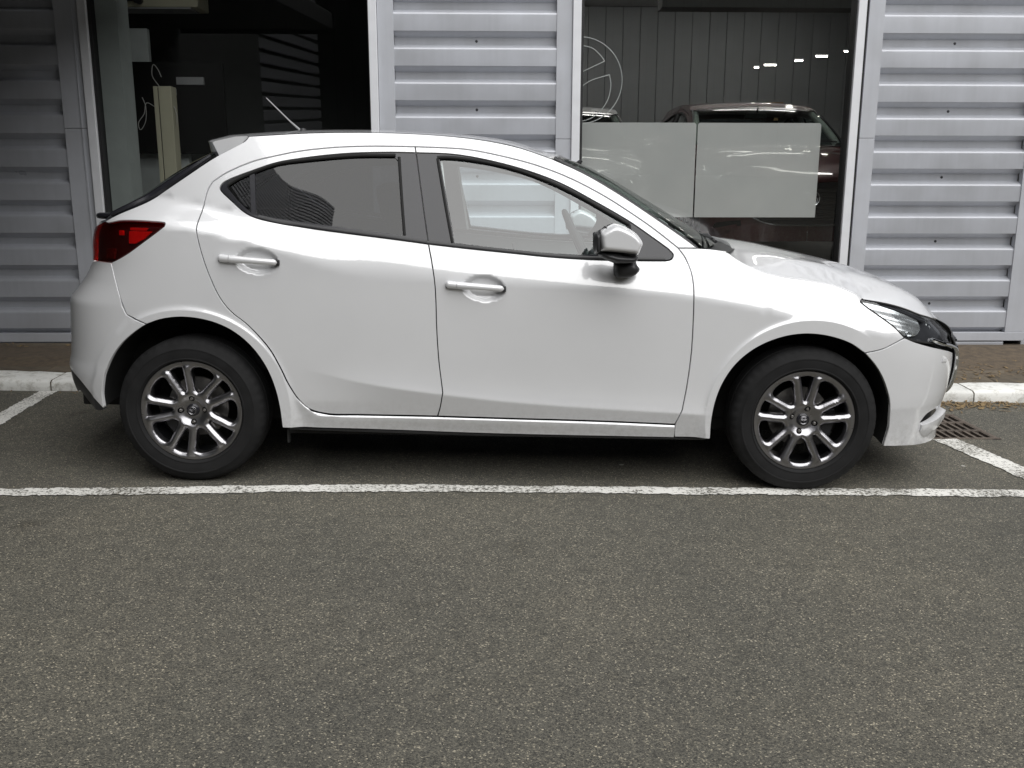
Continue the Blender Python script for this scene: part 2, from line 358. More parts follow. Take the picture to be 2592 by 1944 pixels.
MAT=dict(
 asphalt=make_asphalt(),roadpaint=make_roadpaint(),
 white_paint=paint('white_car_paint',(.73,.735,.75)),red_paint=paint('dark_red_car_paint',(.075,.008,.010)),
 kerb=dirty('painted_kerb',(.72,.72,.69),(.30,.28,.24),11,.50,.70,.7,.45,45),
 paver=dirty('brown_paver',(.118,.095,.066),(.066,.055,.042),14,.4,.7,.9,.5,90),
 soil=dirty('joint_soil',(.10,.075,.05),(.05,.04,.03),20,.4,.7,.95,.6,120),
 cladding=sheet_metal('silver_cladding',(.465,.480,.520),.28,.25),
 flashing=sheet_metal('silver_flashing',(.48,.495,.535),.38,.10),
 frame=plain('white_aluminium',(.74,.75,.78),.35,.1,0,.03),
 gasket=plain('black_gasket',(.012,.012,.013),.6),
 reveal=plain('grey_green_reveal',(.34,.37,.36),.6,0,0,.05),
 shop_glass=glass('shop_glass',(.82,.835,.83),.085),
 side_glass=glass('clear_car_glass',(.86,.93,.93),.105),
 tint_glass=glass('privacy_glass',(.13,.14,.155),.052),
 screen_glass=glass('windscreen_glass',(.72,.80,.77),.085),
 lens=glass('clear_lens',(.93,.95,.96),.07),
 black_gloss=plain('gloss_black_trim',(.016,.016,.020),.18,0,.1,.1,9,0,200,.45),
 black_trim=plain('satin_black_trim',(.022,.022,.024),.42,0,0,.15,30,.05,300),
 rubber=plain('tyre_rubber',(.011,.011,.0115),.78,0,0,.3,14,.1,500,.3),
 under=plain('underbody_black',(.012,.012,.012),.85,0,0,.3,10,.3,80),
 alloy=plain('gunmetal_alloy',(.36,.355,.37),.28,1,.3,.04,20),
 alloy_dark=plain('wheel_barrel',(.07,.07,.075),.4,.9,0,.1),
 steel=plain('brake_steel',(.30,.29,.28),.38,.9,0,.15,40),
 chrome=plain('chrome',(.78,.79,.80),.08,1,0,.02),
 lamp_chrome=plain('lamp_reflector',(.78,.79,.80),.20,.85,0,.1,30),
 lamp_dark=plain('lamp_housing',(.05,.05,.055),.3,.3,0,.1),
 trim_grey=plain('grey_interior_trim',(.30,.305,.31),.7,0,0,.06),
 headliner=plain('pale_headliner',(.50,.50,.49),.9,0,0,.04),
 seat=plain('black_seat_cloth',(.035,.035,.038),.9,0,0,.2,60,.2,400),
 film=None)

def film_material():
    m=bpy.data.materials.new('frosted_film');m.use_nodes=True;t=m.node_tree;t.nodes.clear();o=N_(t,'ShaderNodeOutputMaterial')
    tr=N_(t,'ShaderNodeBsdfTransparent');tr.inputs[0].default_value=(.9,.92,.9,1);d=N_(t,'ShaderNodeBsdfDiffuse');tl=N_(t,'ShaderNodeBsdfTranslucent')
    tc=N_(t,'ShaderNodeTexCoord');n=N_(t,'ShaderNodeTexNoise',Scale=4.,Detail=6.);t.links.new(tc.outputs['Object'],n.inputs['Vector'])
    r=ramp(t,[(.3,(.76,.77,.76)),(.7,(.82,.825,.81))],n.outputs['Fac']);t.links.new(r.outputs[0],d.inputs[0]);t.links.new(r.outputs[0],tl.inputs[0])
    a=N_(t,'ShaderNodeMixShader');a.inputs[0].default_value=.25;t.links.new(d.outputs[0],a.inputs[1]);t.links.new(tl.outputs[0],a.inputs[2])
    b=N_(t,'ShaderNodeMixShader');b.inputs[0].default_value=.80;t.links.new(tr.outputs[0],b.inputs[1]);t.links.new(a.outputs[0],b.inputs[2]);t.links.new(b.outputs[0],o.inputs[0]);return m
MAT['film']=film_material()
# ================================================================ SETTING
def zg(x): return -SLOPE*max(-10.,min(10.,x))
DR=(2.275,2.635,4.595,5.115)          # drain opening x0 x1 y0 y1
def build_ground():
    b=MB();R=260.
    xs=[-R,-10,DR[0],DR[1],10,R];ys=[-R,DR[2],DR[3],R]
    v=[];idx={}
    for i,x in enumerate(xs):
        for j,y in enumerate(ys): idx[i,j]=len(v);v.append((x,y,zg(x)))
    f=[(idx[i,j],idx[i+1,j],idx[i+1,j+1],idx[i,j+1]) for i in range(5) for j in range(3) if not (i==2 and j==1)]
    b.add(v,f);o=b.build('asphalt_yard',MAT['asphalt']);tag(o,kind='structure');return o
build_ground()
def stripe(name,pts,w,label):
    P=spline(pts,.012);t=np.gradient(P,axis=0);t/=np.linalg.norm(t,axis=1)[:,None];n=np.stack([-t[:,1],t[:,0]],-1)
    v=[];f=[];ra=0;rb=0
    for i,p in enumerate(P):
        ra=.6*ra+random.gauss(0,.0035);rb=.6*rb+random.gauss(0,.0035)
        a=p+n[i]*(w/2+ra);b=p-n[i]*(w/2+rb);v+=[(a[0],a[1],zg(a[0])+.004),(b[0],b[1],zg(b[0])+.004)]
        if i: f.append((2*i-2,2*i-1,2*i+1,2*i))
    o=mesh_object(name,v,f,MAT['roadpaint']);tag(o,label,'road marking');return o
tag(stripe('bay_line',[(-9,3.60),(-2.0,3.612),(-.585,3.706),(.746,3.712),(2.26,3.722),(9,3.75)],.088,'long worn white bay line along the near side of the white car'),group='painted bay lines')
tag(stripe('bay_line',[(-2.665,5.43),(-2.60,4.7),(-2.46,3.69)],.105,'short white bay line from the kerb behind the white car'),group='painted bay lines')
tag(stripe('bay_line',[(2.335,4.578),(2.365,4.40),(2.42,4.06),(2.455,3.80)],.132,'short white bay line from the drain in front of the white car'),group='painted bay lines')

# kerb of separate stones
kerb_core=MB();KP=[(5.462,-.08),(5.462,.05),(5.48,.06),(5.67,.066),(5.67,-.08)]
v=[];f=[]
for x in (-7.2,7.2): v+=[(x,y,z+zg(x)) for y,z in KP]
f=[(i,i+1,i+6,i+5) for i in range(4)]
kerb=mesh_object('kerb',v,f,MAT['soil']);tag(kerb,kind='structure')
for k in range(-3,10):
    x0=-2.66+1.118*(k-1)+.004;x1=x0+1.118-.008;dy=random.uniform(-.006,.006);dz=random.uniform(-.003,.003)
    prof=[(5.45,-.06),(5.450,.020),(5.453,.050),(5.460,.062),(5.475,.069),(5.60,.074),(5.668,.076),(5.676,.070),(5.676,-.06)]
    n=14;v=[];m=len(prof)
    for i in range(n+1):
        x=x0+(x1-x0)*i/n;e=.006 if i in(0,n) else 0
        for j,(y,z) in enumerate(prof):
            jit=0 if i in(0,n) else random.gauss(0,.0016)
            yy=y+(e if j<5 else -e if j>6 else 0)
            v.append((x,yy+dy+jit,z-(e if 2<j<8 else 0)+dz+jit+zg(x)))
    f=[(i*m+j,(i+1)*m+j,(i+1)*m+j+1,i*m+j+1) for i in range(n) for j in range(m-1)]+[tuple(range(m)),tuple(n*m+j for j in range(m))[::-1]]
    mesh_object('kerb_stone',v,f,MAT['kerb'],kerb,True,sharp=40)
# pavement of brown pavers
def zp(x,y): t=(y-5.68)/(6.6-5.68);return (.066-SLOPE*x)*(1-t)+(.118-.0047*x)*t
v=[(x,y,zp(x,y)-.008) for x in (-7.2,7.2) for y in (5.677,6.75)]
pave=mesh_object('pavement',v,[(0,2,3,1)],MAT['soil']);tag(pave,kind='structure')
for r in range(4):
    for c in range(-11,11):
        w,d=.40,.225;x0=c*w+(.2 if r%2 else 0)+.004;x1=x0+w-.008;y0=5.682+r*d+.004;y1=y0+d-.008
        h=random.uniform(-.004,.003);b=MB()
        tp=[(x0+.006,y0+.006),(x1-.006,y0+.006),(x1-.006,y1-.006),(x0+.006,y1-.006)];lo=[(x0,y0),(x1,y0),(x1,y1),(x0,y1)]
        vv=[(x,y,zp(x,y)+h+.004) for x,y in tp]+[(x,y,zp(x,y)+h) for x,y in lo]+[(x,y,zp(x,y)-.02) for x,y in lo]
        b.add(vv,[(0,1,2,3)]+[(i,i+4,(i+1)%4+4,(i+1)%4) for i in range(4)]+[(i+4,i+8,(i+1)%4+8,(i+1)%4+4) for i in range(4)]);b.build('paver',MAT['paver'],pave)
# drain grate over a pit
MAT['iron']=dirty('rusty_iron',(.13,.105,.085),(.07,.055,.045),30,.4,.65,.8,.4,150)
x0,x1,y0,y1=DR
g=empty('drain_grate',((x0+x1)/2,(y0+y1)/2,zg(2.45)));tag(g,'rusty slotted iron drain grate in the asphalt below the front bumper','drain')
def loc(b): 
    c=g.location;b.v=[(p[0]-c[0],p[1]-c[1],p[2]-c[2]) for p in b.v];return b
def sbox(b,xa,xb,ya,yb,za,zb): return b.box(xa,xb,ya,yb,za+zg((xa+xb)/2),zb+zg((xa+xb)/2))
b=MB();sbox(b,x0,x1,y0,y0+.02,-.04,.003);sbox(b,x0,x1,y1-.02,y1,-.04,.003);sbox(b,x0,x0+.02,y0+.02,y1-.02,-.04,.0025);sbox(b,x1-.02,x1,y0+.02,y1-.02,-.04,.0025)
loc(b).build('frame',MAT['iron'],g)
b=MB();sbox(b,x0,x1,y0,y1,-.42,-.40);sbox(b,x0-.01,x0,y0,y1,-.4,-.002);sbox(b,x1,x1+.01,y0,y1,-.4,-.002);sbox(b,x0,x1,y0-.01,y0,-.4,-.002);sbox(b,x0,x1,y1,y1+.01,-.4,-.002)
loc(b).build('pit',MAT['under'],g)
for yb in (4.755,4.925): loc(sbox(MB(),x0+.02,x1-.02,yb,yb+.022,-.035,.002)).build('cross_bar',MAT['iron'],g)
nb=7
for i in range(nb):
    xc=x0+.02+(x1-x0-.04)*(i+.5)/nb+.02
    loc(sbox(MB(),xc-.008,xc+.008,y0+.02,y1-.02,-.034,.001)).build('bar',MAT['iron'],g)
# dry litter along the kerb and pavement
MAT['straw']=dirty('dry_straw',(.30,.21,.10),(.16,.11,.06),40,.4,.6,.9,.1,100)
def litter():
    b=MB()
    for k in range(950):
        u=random.random()
        if u<.42: x=random.gauss(2.75,.35);y=5.44-abs(random.gauss(0,.10));z=zg(x)+.004
        elif u<.52: x=random.uniform(-4,4);y=5.445-abs(random.gauss(0,.025));z=zg(x)+.004
        elif u<.93: x=random.uniform(2.5,4.2);y=random.uniform(5.70,6.5);z=zp(x,y)+.006
        else: x=random.uniform(-4,-2.4);y=random.uniform(6.3,6.55);z=zp(x,y)+.006
        if DR[0]-.01<x<DR[1]+.01 and DR[2]<y<DR[3]: continue
        a=random.uniform(0,math.pi);l=random.uniform(.008,.035);w=random.uniform(.0015,.004)
        if random.random()<.15: w=random.uniform(.006,.014);l=random.uniform(.012,.025)
        dx,dy=math.cos(a),math.sin(a);h=random.uniform(0,.012)
        v=[(x-dx*l-dy*w,y-dy*l+dx*w,z),(x-dx*l+dy*w,y-dy*l-dx*w,z+.001),(x+dy*w*1.3,y-dx*w*1.3,z+h),(x-dy*w*1.3,y+dx*w*1.3,z+h),(x+dx*l+dy*w*.3,y+dy*l-dx*w*.3,z+.002),(x+dx*l-dy*w*.3,y+dy*l+dx*w*.3,z+.002)]
        b.add(v,[(0,1,2,3),(3,2,4,5)])
    o=b.build('dry_litter',MAT['straw']);tag(o,'dry straw and leaf bits scattered along the kerb and pavement','leaf litter',kind='stuff')
litter()

# ================================================================ SHOWROOM BUILDING
YW=6.6;PITCHZ=.2245;ZR=2.2425
bld=empty('showroom_building',(0,YW,.1));tag(bld,'silver ribbed metal showroom front with two tall shop windows','building')
def bpart(o): o.parent=bld;o.matrix_parent_inverse=Matrix.Translation((0,-YW,-.1));return o
RIBK=range(-12,10)
def rib(x0,x1,k,parent):
    zk=ZR-PITCHZ*k
    prof=[(zk+.0185,YW),(zk+.0165,YW+.002),(zk-.014,YW+.055),(zk-.017,YW+.058),(zk-.062,YW+.058),(zk-.065,YW+.055),(zk-.080,YW+.016),(zk-.0855,YW+.0075),(zk-.0905,YW+.0025),(zk-.0965,YW+.0004),(zk-.103,YW),(zk-PITCHZ+.0185,YW)]
    v=[];m=len(prof);nx=max(1,int((x1-x0)/.35))
    for i in range(nx+1):
        x=x0+(x1-x0)*i/nx;w=random.gauss(0,.0006)
        v+=[(x,y+w,z) for z,y in prof]
    f=[(i*m+j,i*m+j+1,(i+1)*m+j+1,(i+1)*m+j) for i in range(nx) for j in range(m-1)]
    return mesh_object('cladding_rib',v,f,MAT['cladding'],parent,True,sharp=25)
SCREW=None
def screw(x,z,y,parent):
    global SCREW
    if SCREW is None:
        SCREW=MB().lathe([(0,-.0065),(.0042,-.006),(.0052,-.003),(.0052,-.0015),(.0095,-.0012),(.0095,.001)],12).build('screw',MAT['alloy_dark'],parent,True);o=SCREW
    else: o=SCREW.copy();COL.objects.link(o);o.parent=parent
    o.location=(x,y,z);return o
def bay(x0,x1,scr,zlo):
    sh=bpart(box('cladding_bay',MAT['gasket'],x0,x1,YW+.066,YW+.12,.12,4.9))
    for k in RIBK:
        rib(x0,x1,k,sh)
        if k%2==0 and k>=-2:
            for sx in scr: screw(sx,ZR-PITCHZ*k-.040,YW+.058,sh)
    return sh
bay(-6.9,-2.934,[-3.6],.2);bay(-.677,.423,[-.12],.2);bay(2.644,3.716,[3.17],.2)
for sh in [o for o in bpy.data.objects if o.name.startswith('cladding_bay')]:
    pass
def flash(x0,x1,jz,y=YW-.006,fold=None):
    for a,b_ in ((.205,jz-.0015),(jz+.0015,4.9)):
        m=MB().box(x0,x1,y,y+.05,a,b_,.002)
        if fold:
            for fx in fold: m.box(fx-.004,fx+.004,y-.006,y-.0005,a,b_)
        bpart(m.build('flashing',MAT['flashing']))
flash(-2.934,-2.772,1.619,fold=(-2.812,));flash(-.785,-.677,1.57);flash(.423,.529,1.557);flash(2.537,2.644,1.568);flash(3.716,3.857,1.57)
for x0,x1 in ((-6.9,-2.775),(-.785,.529),(2.537,3.857)):
    bpart(MB().box(x0,x1,YW-.012,YW+.06,.142,.203,.003).build('base_rail',MAT['flashing']))
def window(x0,x1,fl,fr,z0,z1):
    """aluminium frame with one pane"""
    w=bpart(MB().box(x0-fl,x0,YW-.025,YW+.11,z0,z1,.004).box(x1,x1+fr,YW-.025,YW+.11,z0,z1,.004).box(x0,x1,YW-.025,YW+.11,z0,z0+.06).box(x0,x1,YW-.025,YW+.11,z1-.06,z1).build('window_frame',MAT['frame']))
    for a,c in ((x0+.001,x0+.019),(x1-.008,x1-.001)): box('gasket',MAT['gasket'],a,c,YW+.0,YW+.10,z0+.06,z1-.06,w)
    py=lambda z:YW+.012-(z-2.4)*.036            # the glazing leans out a little at the top
    mesh_object('pane',[(x0+.018,py(z0+.05),z0+.05),(x1-.007,py(z0+.05),z0+.05),(x1-.007,py(z1-.05),z1-.05),(x0+.018,py(z1-.05),z1-.05)],[(0,1,2,3)],MAT['shop_glass'],w)
    return w
window(-2.712,-.843,.058,.056,.24,3.25);window(.588,2.456,.057,.057,.24,3.25)
bpart(box('gasket_strip',MAT['gasket'],2.515,2.536,YW+.01,YW+.05,.2,3.25))
for x0,x1 in ((-2.772,-.785),(.529,2.537)):
    bpart(MB().box(x0,x1,YW+.001,YW+.06,3.252,4.9).build('fascia_panel',MAT['cladding']))
# room behind the glass
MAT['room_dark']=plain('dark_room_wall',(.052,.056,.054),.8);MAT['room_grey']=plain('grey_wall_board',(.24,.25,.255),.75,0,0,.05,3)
MAT['floor_tile']=plain('dark_floor_tile',(.085,.085,.08),.35,0,0,.1,5);MAT['skirting']=plain('red_brown_skirting',(.15,.055,.04),.6)
MAT['ceiling']=plain('pale_ceiling',(.45,.45,.44),.8);MAT['partition']=plain('grey_partition',(.62,.66,.65),.7)
FZ=.55
bpart(box('room_floor',MAT['floor_tile'],-6.9,7.5,YW+.14,14.2,FZ-.12,FZ))
bpart(box('room_ceiling',MAT['ceiling'],-6.9,7.5,YW+.10,14.4,3.75,3.9))
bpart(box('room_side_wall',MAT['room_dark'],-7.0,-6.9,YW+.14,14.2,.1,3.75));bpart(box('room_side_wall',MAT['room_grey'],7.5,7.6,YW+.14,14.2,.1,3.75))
bpart(box('roof',MAT['flashing'],-7.1,7.7,YW-.05,14.5,4.9,5.05))
bpart(box('plinth',MAT['room_dark'],-6.9,7.5,YW+.125,YW+.14,.0,FZ))
bpart(box('end_wall',MAT['cladding'],3.857,7.6,YW+.02,YW+.12,.1,4.9))
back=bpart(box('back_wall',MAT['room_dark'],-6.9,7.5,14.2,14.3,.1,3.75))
for i in range(34):
    x0=-.9+i*.252;MB().box(x0+.004,x0+.248,14.17,14.2,FZ+.16,3.74,.003).build('wall_board',MAT['room_grey'],back)
bpart(box('skirting_board',MAT['skirting'],-.9,7.5,14.15,14.19,FZ,FZ+.15))
bpart(box('floor_edge_strip',MAT['frame'],-.9,7.5,13.55,13.7,FZ+.001,FZ+.006))
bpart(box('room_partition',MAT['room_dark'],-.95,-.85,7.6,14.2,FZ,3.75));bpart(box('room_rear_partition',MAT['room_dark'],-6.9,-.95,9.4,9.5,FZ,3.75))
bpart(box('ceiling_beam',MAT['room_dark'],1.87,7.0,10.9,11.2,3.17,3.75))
bpart(box('window_reveal',MAT['reveal'],-2.69,-2.545,YW+.075,YW+.28,.3,3.74))

MAT['rubber_black']=plain('matt_black_board',(.006,.006,.006),.9,0,0,.1,9,0,200,.1)
# ---- things inside the left-hand room
o=MB().box(-3.34,-2.82,8.0,8.06,FZ,2.48,.004).box(-2.82,-2.55,8.0,8.06,FZ,1.6,.004).build('grey_screen_panel',MAT['partition']);tag(o,'tall grey panel standing just inside the left shop window','panel')
o=MB().box(-3.04,-2.20,7.90,7.95,1.49,2.21,.006).build('black_board',MAT['rubber_black']);tag(o,'black notice board on the grey panel inside the left window','board')
MAT['beige']=plain('beige_plastic',(.50,.48,.36),.55,0,0,.04)
p=empty('beige_post',(-2.515,7.42,FZ));tag(p,'narrow beige cable post standing inside the left window','post')
MB().box(-.028,.068,-.06,.06,0,1.42,.004).build('column',MAT['beige'],p);MB().box(-.068,-.036,-.055,.055,0,1.42,.003).build('cover_strip',MAT['beige'],p);MB().box(-.036,-.028,-.045,.05,0,1.41).build('groove',MAT['gasket'],p)
MAT['cable']=plain('pale_cable',(.42,.42,.40),.5)
for pts in ([(-.03,-.02,1.42),(-.075,-.03,1.50),(-.06,-.03,1.58),(-.035,-.02,1.55),(-.01,-.02,1.49)],[(-.068,-.03,1.27),(-.13,-.04,1.30),(-.155,-.04,1.22),(-.20,-.05,1.15),(-.19,-.05,1.10),(-.15,-.04,1.16),(-.14,-.04,1.28),(-.16,-.04,1.34)],[(.068,-.02,1.28),(.088,-.03,1.22),(.085,-.03,1.14)]):
    MB().tube(spline(pts,.012),.0028,6).build('cable',MAT['cable'],p,True)
c=empty('wall_heater',(-2.8,8.0,2.6));tag(c,'cream box unit fixed high inside the left window','heater')
MB().box(-.50,.48,-.25,.05,.0,.32,.012).build('casing',MAT['beige'],c);MB().box(-.44,.42,-.245,-.02,-.012,-.001).build('outlet_grille',MAT['trim_grey'],c)
b=MB();b.lathe([(0,-.03),(.05,-.03),(.07,-.01),(.07,.03),(0,.03)],20,'y',(-.42,-.30,.05));b.build('fan_motor',MAT['black_trim'],c,True)
MB().tube([(-.35,-.30,.05),(-.22,-.29,.04),(-.05,-.28,.045),(.02,-.27,.05)],.01,6).lathe([(0,-.02),(.035,-.02),(.035,.02),(0,.02)],14,'y',(.03,-.28,.05)).build('bracket',MAT['black_trim'],c,True)
o=MB().box(-2.62,-2.58,7.86,7.90,1.95,2.0,.003).box(-2.57,-2.35,7.87,7.90,2.03,2.09,.004).build('socket_strip',MAT['trim_grey']);tag(o,'small grey socket strip on the black board behind the beige post','socket strip')
# ---- things inside the right-hand room
for x0,x1,l in ((.545,1.4195,'frosted white film on the right window, left sheet beside the pillar'),(1.430,2.302,'frosted white film on the right window, right sheet towards the bonnet')):
    y=YW+.105;r=.012
    o=mesh_object('window_film',[(x0,y,1.022),(x1,y,1.022),(x1,y,1.675-r),(x1-r,y,1.675),(x0+r,y,1.675),(x0,y,1.675-r)],[(0,1,2,3,4,5)],MAT['film']);tag(o,l,'window film','frosted window films')
def emblem_outline(cx,cy,cz,s,r,mat,parent=None,name='window_emblem'):
    """outlined ring with spread wings"""
    b=MB();A=np.linspace(0,2*math.pi,72)
    b.tube([(cx+s*1.0*math.cos(a),cy,cz+s*.98*math.sin(a)) for a in A],r,6,False)
    for sg in (-1,1):
        up=spline([(0,.80),(.30,.72),(.52,.52),(.575,.44)],.03);wing=[(.575,.44),(.20,.27),(.05,.20),(0,.16)]
        low=spline([(0,-.20),(.04,-.14),(.25,.0),(.70,.14)],.03);arc=spline([(.70,.14),(.735,-.10),(.66,-.45),(.42,-.76),(.15,-.90),(0,-.92)],.03)
        for q in (up,wing,low,arc): b.tube([(cx+sg*s*p[0],cy,cz+s*p[1]) for p in q],r,6)
    return b.build(name,mat,parent,True)
MAT['acrylic']=plain('white_acrylic',(.72,.74,.74),.3)
o=emblem_outline(.595,6.72,1.955,.295,.0028,MAT['acrylic']);tag(o,'large round winged emblem outlined in white, hung behind the right window','emblem')
MAT['lamp']=lamp_material('strip_lamp',(1,.95,.86),14.)
for i,(q,l) in enumerate([((3.422,12.6,2.725),.05),((3.544,12.4,2.732),.15),((3.782,12.0,2.737),.09),((3.929,11.6,2.739),.13),((4.102,11.2,2.742),.09)]):
    a=empty("strip_lamp",q);tag(a,['shortest','second','third','fourth','right-most'][i]+' lit strip lamp in the dashed row behind the right window, counted from the left','lamp','row of lit strip lamps')
    MB().box(-l/2,l/2,-.012,.012,.0,.012,.002).build('tube',MAT['lamp'],a);MB().box(-l/2-.01,l/2+.01,-.02,.02,.013,.03,.003).build('housing',MAT['frame'],a)
MAT['ceiling_fill_lamp']=lamp_material('ceiling_fill_lamp',(1,.97,.92),5.)  # unseen ceiling lamps added to brighten the right-hand room
for x,y,l in ((.9,9.3,'over the bonnet of the indoor white car'),(3.4,9.3,'over the bonnet of the dark red car'),(.9,12.6,'over the tail of the indoor white car'),(3.4,12.6,'over the tail of the dark red car')):
    a=empty('ceiling_fill_lamp',(x,y,3.66));tag(a,'added unseen ceiling fill lamp '+l,'lamp','added ceiling fill lamps')
    MB().box(-.9,.9,-.07,.07,0,.03,.006).build('tube',MAT['ceiling_fill_lamp'],a);MB().box(-.95,.95,-.1,.1,.031,.085,.006).build('housing',MAT['frame'],a)
MAT['wood']=plain('brown_board',(.28,.17,.08),.6,0,0,.15,8)
o=MB().box(4.0,4.26,14.10,14.165,2.15,2.42,.004).build('brown_sign_board',MAT['wood']);tag(o,'small brown square board on the grey wall above the red car','sign board')

# ================================================================ BUILDINGS ROUND THE YARD (seen only as reflections) AND AN ADDED CANOPY
wing=empty('building_wing',(-3.72,0,0));tag(wing,'ribbed grey wing of the showroom standing beyond the left edge','building')
MB().box(-6,-.09,-7.5,6.5,-.2,11.).build('core',MAT['gasket'],wing)  # black core shows between the ribs as painted shade of their valleys
for k in range(-38,10):
    zk=ZR-PITCHZ*k;prof=[(zk-.040,-.08),(zk-.060,0),(zk-PITCHZ+.0162,0),(zk-PITCHZ+.010,-.08)];v=[]
    for y in (-7.5,6.5): v+=[(x,y,z) for z,x in prof]
    mesh_object('cladding_rib',v,[(j,4+j,5+j,j+1) for j in range(3)],MAT['cladding'],wing)
box('dark_glazing',MAT['room_dark'],-.04,.004,-2.3,6.35,.05,5.2,wing)
MAT['dark_wall']=plain('dark_grey_wall',(.11,.115,.12),.7)
opp=empty('opposite_building',(0,-15,0));tag(opp,'low grey building across the yard behind the camera','building')
MB().box(-22,26,-9,0,-.4,8.0).build('wall',MAT['dark_wall'],opp);MB().box(-22.2,26.2,-9.2,.15,8.0,8.3).build('roof_edge',MAT['gasket'],opp)
for i in range(94): MB().box(-21.6+i*.5,-21.57+i*.5,.001,.03,-.3,7.9).build('seam',MAT['gasket'],opp)
can=empty('shade_canopy',(-2.7,4.6,2.66));tag(can,'unseen canopy added beyond the left edge to shade the left side','canopy')  # added canopy out of view, darkens the left wall and the car's tail
MB().box(-1.0,.80,-3.0,1.95,0,.18,.01).build('deck',MAT['gasket'],can);MB().box(-1.0,.82,-3.03,-3.0,-.05,.22).build('edge_trim',MAT['gasket'],can)

# ================================================================ WHITE CAR
NOSE=([.10,.16,.256,.311,.417,.52,.56,.62,.70,.80,1.0],[3.33,3.363,3.362,3.362,3.384,3.392,3.39,3.375,3.33,3.25,3.05])
TAIL=([.2,.3,.40,.446,.5,.56,.64,.744,.795,.846,.92,.998,1.046,1.085,1.3],[-.62,-.67,-.705,-.71,-.696,-.689,-.684,-.675,-.631,-.587,-.548,-.541,-.528,-.50,-.40])
# ---- body side surface: half width of the car at (x, z) -------------------
beltf=fair(pchip([-.8,-.35,.0,.27,.5,.83,1.15,1.48,1.7,1.97,2.3,3.4],[1.24,1.22,1.185,1.125,1.068,1.032,.998,.972,.962,.963,.955,.90]),-1.2,3.8,.07)
ybf=lambda x:.797-.068*np.clip(1.0-x,0,2)**2-.060*np.clip(x-1.2,0,3)**2
shoulf=fair(pchip([-.8,-.3,-.05,.15,.3,.45,.55,.68,.9,1.5,2.0,2.3,2.6,2.9,3.4],[1.06,1.07,1.06,1.03,.995,.95,.915,.872,.862,.845,.815,.77,.71,.66,.60]),-1.2,3.8,.09)
creasef=pchip([.2,.5,.67,.84,1.05,1.33,1.69,2.05,2.3],[.54,.496,.458,.430,.405,.378,.356,.340,.328])
nosef=pchip(NOSE[0],NOSE[1])
tailf=pchip(TAIL[0],TAIL[1])
XN,XT=2.45,.10
PN,QN,PT,QT=4.2,2.3,4.2,2.3
def wbody(x,z):
    x=np.asarray(x,float);z=np.asarray(z,float)
    zs=shoulf(x);zb=beltf(x)
    wm=.842-.05*(np.minimum(z,zs)-.62)**2
    dm=np.maximum(zb-zs,.05);q=np.clip((z-zs)/dm,0,1);m=sst(.10,.50,x);w=wm-(wm-ybf(x))*(m*q**1.7+(1-m)*q*q*(3-2*q))
    # character crease low on the doors
    e=sst(.42,.95,x)*(1-sst(2.08,2.30,x));zc=creasef(x);q=z-zc
    f1=.013*np.exp(-np.clip(q,-.06,1)/.055);f2=.013+.24*q
    w=w+e*(-.0011*np.logaddexp(-f1/.0011,-f2/.0011))-(1-e)*np.maximum(.36-z,0)*.12
    # glasshouse leans in
    g=np.maximum(z-zb,0)
    w=w-.34*g-.20*g*g
    # wheel arch flares
    for xc,amp in ((0.,.8475),(2.57,.8475)):
        r=np.hypot(x-xc,z-.315)
        fl=amp-np.maximum(r-.425,0)*.55-.03*sst(2.72,2.93,x)
        k=.0028
        w=np.where(r<.60,k*np.logaddexp(w/k,fl/k),w)
    return w
def shape(x,z,end):
    if end: u=np.clip((x-XN)/(nosef(z)-XN),0,1)
    else: u=np.clip((XT-x)/(XT-tailf(z)),0,1)
    p,q=(PN,QN) if end else (PT,QT)
    return np.maximum(1-u**p,0)**(1/q)
def W(x,z):
    return wbody(x,z)*shape(x,z,1)*shape(x,z,0)
def endpt(a,z,end):
    """point on the wrapped nose (end=1) or tail (end=0); a=0 on the flank, pi/2 on the centre line"""
    a=np.asarray(a,float);z=np.asarray(z,float)
    p,q=(PN,QN) if end else (PT,QT)
    u=np.sin(a)**(2/p);v=np.maximum(np.cos(a),0)**(2/q)
    x=XN+(nosef(z)-XN)*u if end else XT-(XT-tailf(z))*u
    return x,wbody(x,z)*v,z
def toa(x,z,end):
    p=PN if end else PT
    u=np.clip((x-XN)/(nosef(z)-XN) if end else (XT-x)/(XT-tailf(z)),0,1)
    return np.arcsin(np.clip(u**(p/2),0,1))
MAT['rubber_seal']=plain('matt_rubber_seal',(.010,.010,.010),.8);MAT['red_lens']=glass('red_lens',(.68,.07,.035),.06);MAT['red_reflector']=plain('red_reflector',(.80,.10,.04),.35,.2,.3,.1,60)
MAT['dark_red']=plain('dark_red_housing',(.035,.010,.008),.4,0,.2,.1);MAT['white_plastic']=plain('white_sticker',(.78,.78,.78),.5)
MAT['grey_lens']=plain('smoked_lens',(.10,.11,.09),.25,.3,.5,.1,40)
car=empty('parked_car');tag(car,'white five-door hatchback parked side-on against the kerb','car')
car.location=(-1.26042,4.59757,.018762);car.rotation_euler=(0,SLOPE,-.0176556)
fside=lambda x,z:(x,-W(x,z),z)
def fside_in(d): return lambda x,z:(x,-(W(x,z)-d),z)
def fend(end): return lambda a,z:(lambda q:(q[0],-q[1],q[2]))(endpt(np.clip(a,1e-4,math.pi/2),z,end))
def end_orient(end): 
    s=1. if end else -1.
    return lambda p:np.stack([np.full(len(p),s*.9),np.sign(p[:,1]+1e-9)*np.abs(p[:,1])*1.6,np.zeros(len(p))],-1)
S=spline
